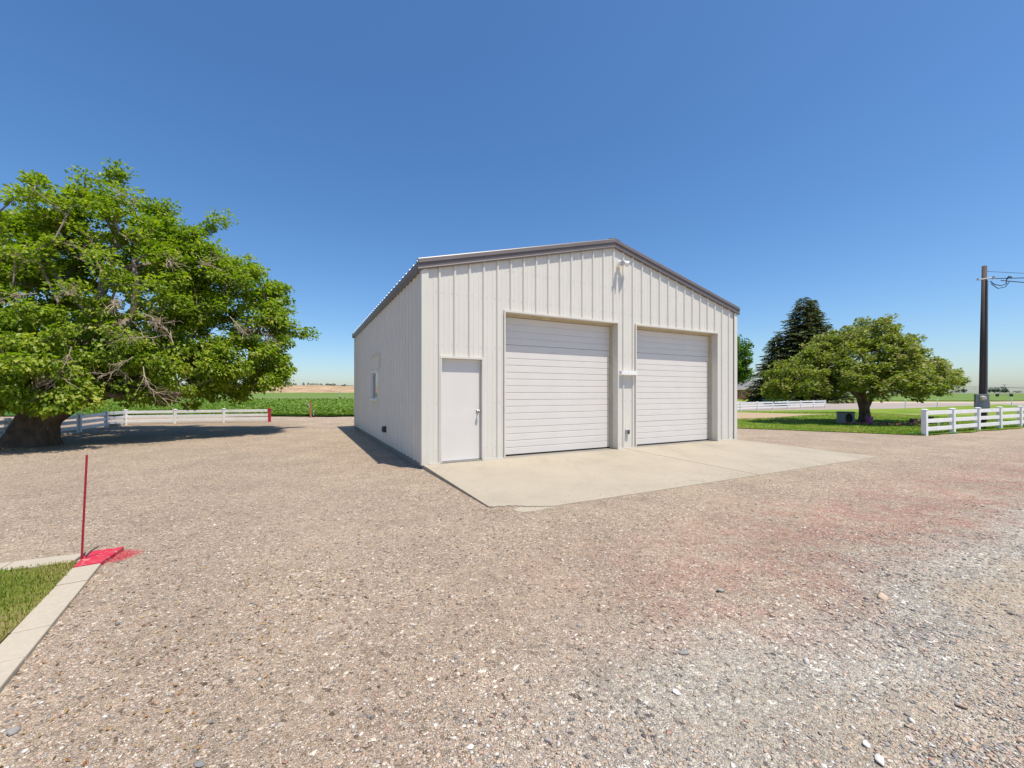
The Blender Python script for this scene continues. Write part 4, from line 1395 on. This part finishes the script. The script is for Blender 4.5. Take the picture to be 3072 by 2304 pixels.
# ---- round-crowned tree on the right lawn, blown to the right
org = (17.1, 19.75, lawn_z)
rt = empty("lawn_tree", org)
tag(rt, "wide olive green tree swept to the right on the lawn", "tree")
blobs = [(16.9, 19.8, 2.9, 2.9, 2.8, 1.5), (14.2, 19.5, 2.15, 2.0, 2.1, 1.0), (19.5, 19.9, 2.35, 1.7, 1.8, 1.05), (17.5, 20.0, 4.35, 1.15, 1.3, 0.85), (15.9, 19.8, 3.9, 1.0, 1.2, 0.8), (20.9, 19.9, 1.85, 0.75, 0.9, 0.5), (16.9, 18.0, 1.9, 2.5, 1.2, 0.8), (18.6, 19.9, 3.6, 1.0, 1.1, 0.75), (14.6, 19.6, 3.1, 0.9, 1.0, 0.6), (13.0, 19.4, 1.7, 0.9, 1.2, 0.6)]
cl = blob_points(blobs, 820, 0.5)
cl = np.concatenate([cl, np.array([(21.3 + 0.1 * i, 19.8, 2.3 + 0.08 * i) for i in range(3)])])
skel = [((17.1, 19.75, 0.2), 0), ((17.05, 19.75, 1.0), 0), ((16.4, 19.7, 1.55), 1), ((15.4, 19.6, 1.95), 2), ((17.6, 19.8, 1.65), 1), ((18.7, 19.9, 2.1), 4), ((17.1, 19.9, 2.2), 1), ((17.2, 19.95, 3.2), 6), ((16.8, 19.0, 1.6), 1)]
nd, pr, tp = grow(skel, cl, 0.5)
br = branch_mesh("branches", nd, pr, tp, 0.010, 0.44, 0.17)
tm = MB()
gnarled(tm, [(17.12, 19.75, -0.1), (17.1, 19.75, 0.08), (17.08, 19.75, 0.35), (17.05, 19.75, 0.7), (17.0, 19.75, 1.05), (16.85, 19.75, 1.4), (16.5, 19.7, 1.75)], [0.34, 0.27, 0.225, 0.21, 0.22, 0.19, 0.13], 14, 0.7, 0.2)
gnarled(tm, [(17.1, 19.75, 0.8), (17.35, 19.78, 1.25), (17.7, 19.8, 1.75), (18.3, 19.9, 2.1)], [0.17, 0.15, 0.12, 0.08], 10, 3.0, 0.05)
keep = rng.uniform(size=len(cl)) > 0.12
cl = cl[keep]
lf = leaf_cloud(cl, rng.uniform(0.18, 0.38, len(cl)), 84, 0.12, 0.1, (0.75, 0, 0.18), 0.7, out_from=(16.4, 19.8, 2.0))
finish_tree(rt, org, [lf], M_leafB, br, tm)

# ---- spruces
def spruce(org, h, r, label, seed, top2=None):
    root = empty("spruce_tree", org)
    tag(root, label, "tree")
    Ps, Ds, Ns, Ls, Ts = [], [], [], [], []
    mb_ = MB()
    mb_.tube((0, 0, -0.2), (0, 0, h * 0.97), h * 0.022, 0.02, 8)
    tops = [(0.0, 0.0, h)] + ([top2] if top2 else [])
    for (ox, oy, hh) in tops:
        z0 = 0.4 if ox == 0 else h * 0.5
        z = z0
        while z < hh - 0.15:
            f = (z - z0 + 0.001) / (hh - z0)
            fr = z / hh
            rr = r * (1 - fr) ** 0.66 * (0.55 + 0.45 * min(1, fr * 5 + 0.45)) * (0.6 if ox else 1)
            nb = max(6, int(9 + rr * 1.6))
            for k in range(nb):
                a = rng.uniform(0, 2 * math.pi)
                Lb = rr * rng.uniform(0.55, 1.28) + 0.15
                d = np.array([math.cos(a), math.sin(a), 0])
                side = np.array([-d[1], d[0], 0])
                n_s = max(7, int(Lb * 11))
                tt = rng.uniform(0.18, 1.0, n_s)
                drop = -0.30 * Lb * tt ** 1.2 + 0.16 * Lb * np.clip(tt - 0.7, 0, 1) / 0.3 * 0.6
                base = np.array([ox, oy, z]) + d * (Lb * tt)[:, None] + np.stack([np.zeros(n_s)] * 2 + [drop], 1)
                sg = rng.choice([-1, 1], n_s)[:, None] * rng.uniform(0.2, 1.0, (n_s, 1))
                Ps.append(base)
                Ds.append(d * 0.9 + side * sg + np.array([0, 0, -0.25]) + rng.normal(0, 0.15, (n_s, 3)))
                Ns.append(np.tile([0, 0, 1.0], (n_s, 1)) + rng.normal(0, 0.45, (n_s, 3)))
                Ls.append(rng.uniform(0.45, 0.95, n_s) * (0.45 + 0.55 * (1 - fr)))
                Ts.append(np.clip(rng.beta(2, 3, n_s) * 0.7 + 0.35 * tt ** 2 * rng.uniform(0.3, 1), 0, 1))
            z += rng.uniform(0.16, 0.30) * (1.1 - 0.5 * fr)
    P = np.concatenate(Ps); Lf = np.concatenate(Ls)
    V, F, T = kites(P, np.concatenate(Ds), np.concatenate(Ns), Lf * 1.1, Lf * 0.27, np.concatenate(Ts))
    link("crown", np_mesh("crown", V, F, T), M_spruce, root)
    mb_.build("trunk", M_bark, root)
spruce((46.4, 65, -0.03), 17.0, 7.0, "tallest dark spruce with a double top behind the lawn tree", 1, (1.4, 0, 16.6))
spruce((42.9, 66, -0.03), 11.2, 4.2, "smaller dark spruce left of the tall one, beside the brick house", 2)

# ---- other broadleaf trees
def round_tree(org, blobs, n, leaf, per, crad, label, mat, trunk_r, name="broadleaf_tree", group=None, cat="tree"):
    root = empty(name, org)
    tag(root, label, cat, group)
    B = [(b_[0] + org[0], b_[1] + org[1], b_[2] + org[2], b_[3], b_[4], b_[5]) for b_ in blobs]
    cl = blob_points(B, n, 0.45)
    hb = min(b_[2] - b_[5] for b_ in blobs)
    mt = max(b_[2] for b_ in blobs)
    tm = MB()
    tm.path([(0, 0, -0.3), (0, 0, max(0.4, hb)), (0.05, 0.02, mt)], [trunk_r * 1.3, trunk_r, trunk_r * 0.35], 8)
    lf = leaf_cloud(cl, rng.uniform(0.6, 1.2, len(cl)) * crad, per, leaf, 0.3)
    link("crown", np_mesh("crown", lf[0] - np.array(org), lf[1], lf[2]), mat, root)
    tm.build("trunk", M_bark, root, smooth=True)
round_tree((51.0, 95, -0.03), [(0, 0, 10, 4.6, 4.5, 6), (1.5, 0, 6.5, 3.4, 3.5, 3), (-3, 0, 9, 4, 4, 5)], 420, 0.42, 46, 0.95, "fresh green tree showing beside the garage's right wall", M_leafC, 0.35)

def far_tree(px, ypx_base, ypx_top, wpx, dep, label, conifer, group):
    x = (px - 1536) / 1225 * dep
    zb = EYE + (1180 - ypx_base) / 1225 * dep
    h = (ypx_base - ypx_top) / 1225 * dep
    w = wpx / 1225 * dep
    if conifer:
        root = empty("conifer_tree", (x, dep, zb)); tag(root, label, "tree", group)
        n = 130
        f = rng.uniform(0.08, 1, n) ; a = rng.uniform(0, 2 * math.pi, n)
        r = (1 - f) * w / 2 * rng.uniform(0.5, 1.1, n)
        P = np.stack([np.cos(a) * r, np.sin(a) * r, f * h], 1)
        V, F, T = kites(P, np.stack([np.cos(a), np.sin(a), -0.3 + 0 * a], 1), np.tile([0, 0, 1.0], (n, 1)) + rng.normal(0, 0.5, (n, 3)), rng.uniform(0.12, 0.26, n) * h, rng.uniform(0.08, 0.15, n) * h, rng.uniform(0, 0.7, n))
        link("crown", np_mesh("crown", V, F, T), M_spruce, root)
        m = MB(); m.tube((0, 0, -0.5), (0, 0, h * 0.9), 0.03 * h, 0.01 * h, 6); m.build("trunk", M_bark, root)
    else:
        round_tree((x, dep, zb), [(0, 0, h * 0.55, w * 0.42, w * 0.42, h * 0.42), (w * 0.18, 0, h * 0.42, w * 0.3, w * 0.3, h * 0.32), (-w * 0.2, 0, h * 0.4, w * 0.28, w * 0.3, h * 0.3)], 46, h * 0.14, 12, h * 0.15, label, M_farleaf, h * 0.03, "far_tree", group)
def z6(u, v): return 700 + 0.2034 * u, 1120 + 0.2034 * v
con = [(710, 128), (765, 148), (808, 148), (847, 150), (888, 155), (921, 165), (1033, 150), (1107, 155), (1145, 165), (1178, 160), (1213, 165), (1248, 166), (1287, 164), (1312, 172)]
names = ["tallest conifer of the left clump on the dry hill", "second conifer of the left clump on the dry hill", "third conifer from the big tree on the dry hill", "fourth conifer from the big tree on the dry hill", "fifth conifer from the big tree on the dry hill, slim", "short conifer ending the left row on the dry hill",
         "lone conifer in the gap of the row on the dry hill", "first conifer right of the gap on the dry hill", "second conifer right of the gap on the dry hill", "third conifer right of the gap on the dry hill", "fourth conifer right of the gap on the dry hill", "fifth conifer right of the gap on the dry hill", "sixth conifer right of the gap on the dry hill", "shortest conifer, last of the row on the dry hill"]
for (u, v), lb in zip(con, names):
    px, pt = z6(u, v)
    far_tree(px, 1159.5, pt - 3.5, 9.5, 640, lb, True, "conifers on the dry hill")
for (u, v, w_, lb) in ((640, 120, 26, "dark round tree on the hill beside the big tree's crown"), (1400, 152, 22, "left half of the broad bushy pair on the dry hill"), (1465, 150, 24, "right half of the broad bushy pair on the dry hill"), (1565, 175, 24, "low bush between the round trees on the dry hill"), (1635, 162, 14, "round tree right of the low bush on the dry hill"), (1700, 180, 12, "low round bush near the garage wall on the hill"), (1752, 182, 12, "last round bush on the hill, next to the garage wall")):
    px, pt = z6(u, v)
    far_tree(px, 1160.5, pt - 1.5, w_, 640, lb, False, "round trees on the dry hill")
def z7(u, v): return 2672 + 0.1808 * u, 1150 + 0.1808 * v
for (u, v, w_, lb) in ((1130, 100, 20, "grey-green far tree left of the utility pole, just right of the lawn tree"), (1215, 85, 16, "far tree nearer the utility pole on its left"), (1640, 70, 26, "far tree directly right of the utility pole"), (1730, 85, 24, "low far tree, second right of the utility pole"), (1830, 55, 32, "broadest far tree under the irrigation tower"), (1910, 80, 18, "far tree right of the irrigation tower"), (2110, 118, 26, "low dark far tree near the right picture edge")):
    px, pt = z7(u, v)
    far_tree(px, 1178.5, pt, w_, 560, lb, False, "trees on the right horizon")

# ------------------------------------------------------------------ crop leaves (nobody could count them)
Pc, Sc = [], []
while len(Pc) < 46000:
    y = 25.2 + 50 * rng.uniform() ** 2.4
    x = rng.uniform(-1.05, -0.30) * y
    rowp = 0.5 + 0.5 * math.cos((x * 0.42 + y) * 2 * math.pi / 0.92)
    cn = fbm(x, y, 1.6, 3.4)
    if rng.uniform() > 0.45 + 0.4 * rowp + 0.4 * cn: continue
    hgt = 0.12 + 0.34 * ss(25.0, 26.2, y) * (0.55 + 0.35 * rowp + 0.4 * cn) * rng.uniform(0.5, 1.0) ** 0.5
    Pc.append((x, y, hgt)); Sc.append(0.11 * (1 + (y - 25) * 0.03))
P = np.array(Pc); n = len(P); Sc = np.array(Sc)
V, F, T = kites(P, np.stack([rng.normal(size=n), rng.normal(size=n), rng.uniform(-0.2, 0.7, n)], 1), np.tile([0, -0.1, 1.0], (n, 1)) + rng.normal(0, 0.45, (n, 3)), Sc * rng.uniform(0.8, 1.6, n), Sc * rng.uniform(0.6, 1.1, n), np.clip(rng.beta(2, 2.4, n), 0, 1))
tag(link("crop_leaves", np_mesh("crop_leaves", V, F, T), M_cropleaf), "dense leafy green crop beyond the gravel on the left", "crop", kind="stuff")

# ------------------------------------------------------------------ things by the crop
x, y = gp(931, 1252)
m = MB(); m.tube((0, 0, -0.2), (0.01, 0, 0.95), 0.045, 0.042, 8); m.tube((0.01, 0, 0.95), (0.01, 0, 0.965), 0.05, 0.05, 8)
tag(m.build("rusty_post", M_rust, loc=(x, y, 0)), "rusty orange pipe post at the edge of the crop", "post")
x, y = gp(941, 1251)
r_ = empty("sprinkler_riser", (x, y, 0)); tag(r_, "small grey sprinkler riser right of the rusty post", "sprinkler")
m = MB(); m.tube((0, 0, -0.1), (0, 0, 0.30), 0.03, 0.022, 8); m.build("pipe", M_galv, r_)
m = MB(); m.tube((0, 0, 0.30), (0.02, 0, 0.38), 0.04, 0.015, 8); m.tube((-0.08, 0, 0.36), (0.08, 0, 0.39), 0.014, 0.014, 6); m.build("sprinkler_head", M_galv, r_)
m = MB(); m.box(-0.06, 0.06, -0.06, 0.06, -0.02, 0.10); m.build("base", M_black, r_)
x, y = gp(921, 1251)
m = MB(); m.path([(0.10, 0.3, -0.1), (0.06, 0.3, 0.3), (-0.02, 0.3, 0.65), (-0.10, 0.3, 0.86)], [0.035, 0.04, 0.035, 0.03], 8)
tag(m.build("hand_line_pipe", M_galv, loc=(x, y, 0)), "dull grey pipe end leaning in the crop left of the rusty post", "pipe")
x, y = (1020 - 1536) / 1225 * 119.0, 119.0
r_ = empty("wheel_line_mover", (x, y, 0.02)); tag(r_, "small white irrigation valve stand on the pale field lane", "irrigation")
m = MB()
for s_ in (-1, 1): m.tube((s_ * 0.32, 0, 0), (s_ * 0.08, 0, 1.4), 0.04, 0.035, 6)
m.tube((-0.25, 0, 0.9), (0.25, 0, 0.9), 0.05, 0.05, 6); m.build("stand", M_galv, r_)
m = MB(); m.tube((0, 0, 1.4), (0, 0, 1.85), 0.13, 0.1, 8); m.tube((-0.3, 0, 1.75), (0.3, 0, 1.75), 0.05, 0.05, 6); m.build("valve", M_galv, r_)
m = MB(); m.tube((0, -0.2, 0.05), (0, 0.2, 0.05), 0.3, 0.3, 10); m.build("wheel", M_black, r_)
# bits by the left fence
m = MB(); m.box(-0.18, 0.18, -0.14, 0.14, -0.05, 0.14); tag(m.build("stepping_block", M_block, loc=(-17.0, 17.45, 0), rot=(0, 0, 0.4), bevel=0.02), "beige concrete block at the foot of the fence corner", "block")
m = MB(); m.box(-0.75, 0.75, -0.09, 0.09, 0.02, 0.07); tag(m.build("weathered_board", M_board, loc=(-15.7, 13.8, 0.0), rot=(0, 0, 0.5), bevel=0.006), "bleached board lying on the dirt right of the big trunk", "board")

# ------------------------------------------------------------------ under the lawn tree
pts = []
for k in range(40):
    a = 2 * math.pi * k / 40
    r = 1.25 + 0.16 * fbm(math.cos(a) * 2, math.sin(a) * 2, 1.0, 3.0)
    pts.append((17.1 + r * 1.25 * math.cos(a), 19.45 + r * math.sin(a)))
poly_sheet("mulch_bed", M_mulch, pts, lawn_z + 0.006)
ORD = 'first second third fourth fifth sixth seventh eighth ninth tenth eleventh twelfth thirteenth fourteenth fifteenth'.split()
for k in range(15):
    a = math.radians(195 + k * 10.8)
    m = MB(); m.box(-0.11, 0.11, -0.055, 0.055, -0.02, 0.075)
    tag(m.build("edging_brick", M_brickred, loc=(17.1 + 1.62 * math.cos(a), 19.45 + 1.32 * math.sin(a), lawn_z + 0.004), rot=(random.uniform(-.1, .1), random.uniform(-.12, .12), a + math.pi / 2 + random.uniform(-.25, .25)), bevel=0.008),
        ORD[k] + " weathered edging brick of the mulch bed, counted from the dog house", "brick", "edging bricks round the mulch bed")
dh = empty("dog_house", (15.72, 19.25, lawn_z), -0.55); tag(dh, "grey box dog house with dark lid and arched opening under the lawn tree", "dog house")
dh.scale = (0.70, 0.70, 1.0)
# front wall with an arched hole, built as ring of quads
def arch_wall(wd_, ht, cx, cz, rx, rz_, y0, y1):
    m = MB()
    n = 32
    inner, outer = [], []
    for k in range(n):
        a = 2 * math.pi * k / n
        c, s = math.cos(a), math.sin(a)
        inner.append((cx + rx * c, cz + rz_ * s))
        tx = ((wd_ / 2 - cx) / c if c > 1e-6 else (-wd_ / 2 - cx) / c if c < -1e-6 else 1e9)
        tz = ((ht - cz) / s if s > 1e-6 else -cz / s if s < -1e-6 else 1e9)
        t = min(tx, tz)
        outer.append((cx + t * c, cz + t * s))
    for k in range(n):
        j = (k + 1) % n
        a0, a1, b0, b1 = inner[k], inner[j], outer[k], outer[j]
        p = [(a0[0], y0, a0[1]), (a1[0], y0, a1[1]), (b1[0], y0, b1[1]), (b0[0], y0, b0[1]), (a0[0], y1, a0[1]), (a1[0], y1, a1[1]), (b1[0], y1, b1[1]), (b0[0], y1, b0[1])]
        m.add(p, [(0, 3, 2, 1), (4, 5, 6, 7), (0, 1, 5, 4)])
    for (x, z) in ((wd_ / 2, ht), (-wd_ / 2, ht), (-wd_ / 2, 0), (wd_ / 2, 0)):
        pass
    return m
am = arch_wall(0.86, 0.50, 0.13, 0.25, 0.19, 0.225, -0.40, -0.37)
am.build("front_wall", M_doghouse, dh)
m = MB(); m.box(-0.43, -0.40, -0.369, 0.40, 0, 0.50); m.build("side_wall", M_doghouse, dh)
m = MB(); m.box(0.40, 0.43, -0.369, 0.40, 0, 0.50); m.build("side_wall", M_doghouse, dh)
m = MB(); m.box(-0.399, 0.399, 0.37, 0.40, 0, 0.50); m.build("back_wall", M_doghouse, dh)
m = MB(); m.box(-0.47, 0.47, -0.45, 0.44, 0.502, 0.545); m.build("roof", M_dark, dh, bevel=0.006)
bk = empty("bucket", (16.62, 19.0, lawn_z + 0.006)); tag(bk, "pinkish purple plastic bucket between the dog house and the trunk", "bucket")
m = MB(); m.lathe([(0.10, 0.0), (0.155, 0.29), (0.165, 0.29), (0.165, 0.31), (0.148, 0.31), (0.10, 0.04)], 20); m.build("pail", M_pink, bk, smooth=False)
m = MB(); m.path([(0.16 * math.cos(t), -0.02, 0.30 + 0.13 * math.sin(t)) for t in np.linspace(0, math.pi, 10)], 0.006, 6); m.build("handle", M_galv, bk)
fp = empty("flower_pot", (19.05, 18.7, lawn_z + 0.006)); tag(fp, "black plastic plant pot at the right end of the mulch bed", "pot")
m = MB(); m.lathe([(0.14, 0.0), (0.19, 0.30), (0.205, 0.30), (0.205, 0.34), (0.18, 0.34), (0.17, 0.24)], 18); m.build("pot", M_black, fp)
m = MB(); m.tube((-0.30, 0, 0.12), (-0.62, 0.05, 0.11), 0.12, 0.14, 14)
tag(m.build("fallen_pot", M_brown, loc=(19.05, 18.8, lawn_z + 0.01)), "brownish pot lying on its side left of the black pot", "pot")
# hose
hp = []
x0_, y0_ = gp(2735, 1304)
for k in range(60):
    t = k / 59
    hp.append((x0_ + 2.6 * t + 0.05 * math.sin(t * 19), y0_ + 1.0 * t * 0.75 + 0.22 * math.sin(t * 15) + 0.06, lawn_z + 0.012))
m = MB(); m.path(hp, 0.014, 6); tag(m.build("garden_hose", M_hose, smooth=True), "green garden hose snaking in the grass at the white fence's end", "hose")

# ------------------------------------------------------------------ utility pole with meter and service cables
up = empty("utility_pole", (19.12, 16.6, 0), -0.5); tag(up, "tall dark timber utility pole with grey meter box behind the fence", "pole")
m = MB(); m.path([(0, 0, -0.4), (0, 0, 1.2), (0.02, 0, 3.5), (0.06, 0, 6.6)], [0.105, 0.10, 0.088, 0.074], 16); m.build("shaft", M_pole, up, smooth=True)
m = MB(); m.box(-0.29, 0.10, -0.28, -0.125, 0.82, 1.40); mbx = m.build("meter_box", M_meter, up, bevel=0.012)
m = MB(); m.tube((-0.10, -0.301, 1.24), (-0.10, -0.36, 1.24), 0.10, 0.095, 20); m.tube((-0.10, -0.3605, 1.24), (-0.10, -0.40, 1.24), 0.085, 0.06, 20); m.build("meter", M_block, mbx)
m = MB(); m.box(-0.31, 0.10, -0.312, -0.302, 0.83, 1.08); m.build("panel_cover", M_meter, mbx)
m = MB(); m.tube((0.085, -0.115, 0.3), (0.115, -0.075, 6.0), 0.024, 0.024, 10); m.build("conduit", M_meter, up)
m = MB(); m.tube((-0.14, -0.06, 6.05), (0.30, -0.06, 6.08), 0.03, 0.03, 8); m.tube((-0.14, -0.06, 6.04), (-0.14, -0.06, 6.12), 0.05, 0.03, 8); m.tube((0.30, -0.06, 6.03), (0.30, -0.06, 6.13), 0.05, 0.05, 8); m.build("crossarm_bracket", M_galv, up)
m = MB(); m.path([(0.20, -0.06, 5.95), (0.30, -0.10, 5.80), (0.48, -0.12, 5.72), (0.62, -0.1, 5.78), (0.66, -0.06, 6.0)], 0.016, 6); m.build("drip_loop", M_wire, up)
m = MB(); m.path([(0.22, -0.06, 5.85), (0.40, -0.1, 5.62), (0.60, -0.1, 5.66), (0.72, -0.06, 5.85)], 0.014, 6); m.build("drip_loop", M_wire, up)
m = MB(); m.path([(0.66, -0.06, 5.98), (0.72, -0.06, 6.06), (0.80, -0.06, 6.02)], [0.03, 0.035, 0.02], 8); m.build("splice", M_black, up)
def cable(z0, z1, label, sag, x0=0.3, off=0.0, r=0.017):
    m = MB()
    pts = []
    for k in range(40):
        t = k / 39
        pts.append((19.12 + x0 + 30 * t, 16.54 + off + 3 * t, z0 + (z1 - z0) * t - sag * 4 * t * (1 - t)))
    m.path(pts, r, 6)
    tag(m.build("service_cable", M_wire, smooth=True), label, "cable", "service cables from the pole")
cable(6.08, 8.6, "upper black service cable running right from the pole", 0.30, 0.3)
cable(6.02, 6.6, "lower black service cable running right from the pole", 0.55, 0.75, 0.05)
cable(6.38, 7.4, "thin topmost wire running right from the pole top", 0.4, 0.1, 0.02, 0.008)

# ------------------------------------------------------------------ pivot irrigator, green bin, brick house
pv = empty("pivot_irrigator", (211, 175, 0.05)); tag(pv, "centre pivot irrigation span with wheeled tower in the far right field", "irrigation")
def tower(x, y, nm="tower"):
    m = MB()
    for s_ in (-1, 1):
        m.tube((x + s_ * 3.0, y, 0.6), (x + s_ * 0.25, y, 4.3), 0.11, 0.09, 6)
    m.tube((x - 3.0, y, 0.7), (x + 3.0, y, 0.7), 0.09, 0.09, 6)
    m.tube((x, y, 4.2), (x, y, 5.1), 0.1, 0.08, 6); m.tube((x - 0.9, y, 5.1), (x + 0.9, y, 5.1), 0.08, 0.08, 6)
    m.build(nm, M_meter, pv)
    for s_ in (-1, 1):
        m = MB(); m.tube((x + s_ * 3.0, y - 0.22, 0.6), (x + s_ * 3.0, y + 0.22, 0.6), 0.65, 0.65, 14); m.build("wheel", M_rubber, pv)
tower(0, 0); tower(-38, 14)
m = MB(); m.tube((-38, 14, 4.0), (-19, 7, 4.5), 0.09, 0.09, 6); m.tube((-19, 7, 4.5), (0, 0, 4.0), 0.09, 0.09, 6); m.tube((0, 0, 4.0), (30, -11, 4.3), 0.09, 0.09, 6); m.build("span_pipe", M_meter, pv)
m = MB(); m.path([(-38, 14, 3.9), (-30, 11, 3.3), (-19, 7, 3.1), (-8, 3, 3.3), (0, 0, 3.9), (10, -3.6, 3.2), (30, -11, 3.0)], 0.06, 5)
for t in np.linspace(0.1, 0.9, 7):
    m.tube((-38 + 38 * t, 14 - 14 * t, 4.0 + 0.5 * (1 - abs(2 * t - 1))), (-38 + 38 * t, 14 - 14 * t, 3.9 - 0.8 * math.sin(math.pi * t)), 0.04, 0.04, 5)
m.build("truss_rods", M_meter, pv)

gb = empty("green_bin", (28.5, 44.0, -0.03), 0.35); tag(gb, "dark green metal bin behind the distant white fence", "bin")
m = MB(); m.hexa([(-1.0, -0.7, 0.1), (1.0, -0.7, 0.1), (1.0, 0.7, 0.1), (-1.0, 0.7, 0.1), (-1.15, -0.75, 0.72), (1.15, -0.75, 0.72), (1.15, 0.75, 0.72), (-1.15, 0.75, 0.72)]); m.build("body", M_green, gb, bevel=0.02)
m = MB(); m.box(-1.2, 1.2, -0.8, 0.8, 0.722, 0.80); m.build("lid", M_green, gb, bevel=0.02)
for s_ in (-0.5, 0.0, 0.5):
    m = MB(); m.box(s_ - 0.04, s_ + 0.04, -0.80, -0.74, 0.14, 0.70); m.build("rib", M_green, gb)

hs = empty("brick_house", (63, 106, -0.03), 0.06); tag(hs, "low orange brick house with grey hip roof beside the spruces", "house")
m = MB(); m.box(-9, 9, 0, 9, -0.2, 2.55); m.build("wall", M_brick, hs)
m = MB(); m.box(-8.9, -4.4, -0.08, -0.002, 0.1, 2.5); m.build("wood_cladding", M_brown, hs)
m = MB()
e, rz_ = 0.7, 4.75
m.add([(-9 - e, -e, 2.5), (9 + e, -e, 2.5), (9 + e, 9 + e, 2.5), (-9 - e, 9 + e, 2.5), (-4.5, 4.5, rz_), (4.5, 4.5, rz_)], [(0, 1, 5, 4), (1, 2, 5), (2, 3, 4, 5), (3, 0, 4), (3, 2, 1, 0)])
rf = m.build("roof", M_shingle, hs)
m = MB(); m.box(-9 - e - .02, 9 + e + .02, -e - 0.05, -e - 0.004, 2.34, 2.56); m.build("fascia", M_cream, hs)
m = MB(); m.tube((-0.6, 0.9, 3.0), (-0.6, 0.85, 3.6), 0.05, 0.05, 6); m.path([(-0.6, 0.75, 3.75), (-0.6, 0.68, 3.72), (-0.58, 0.6, 3.7)], [0.08, 0.3, 0.42], 14); m.build("satellite_dish", M_whiteP, rf)
def house_opening(name, xa, xb, za, zb, frame_m, pane_m):
    m = MB(); m.box(xa, xb, -0.10, -0.002, za, zb); f_ = m.build(name, frame_m, hs)
    m = MB(); m.box(xa + 0.14, (xa + xb) / 2 - 0.05, -0.13, -0.102, za + 0.14, zb - 0.14); m.build("pane", pane_m, f_)
    m = MB(); m.box((xa + xb) / 2 + 0.05, xb - 0.14, -0.13, -0.102, za + 0.14, zb - 0.14); m.build("pane", pane_m, f_)
house_opening("door", -0.7, 1.0, 0.05, 2.2, M_white, M_glass)
house_opening("window", 3.2, 4.6, 0.9, 2.1, M_white, M_glass)
house_opening("window", -3.6, -2.4, 0.9, 2.1, M_cream, M_glass)
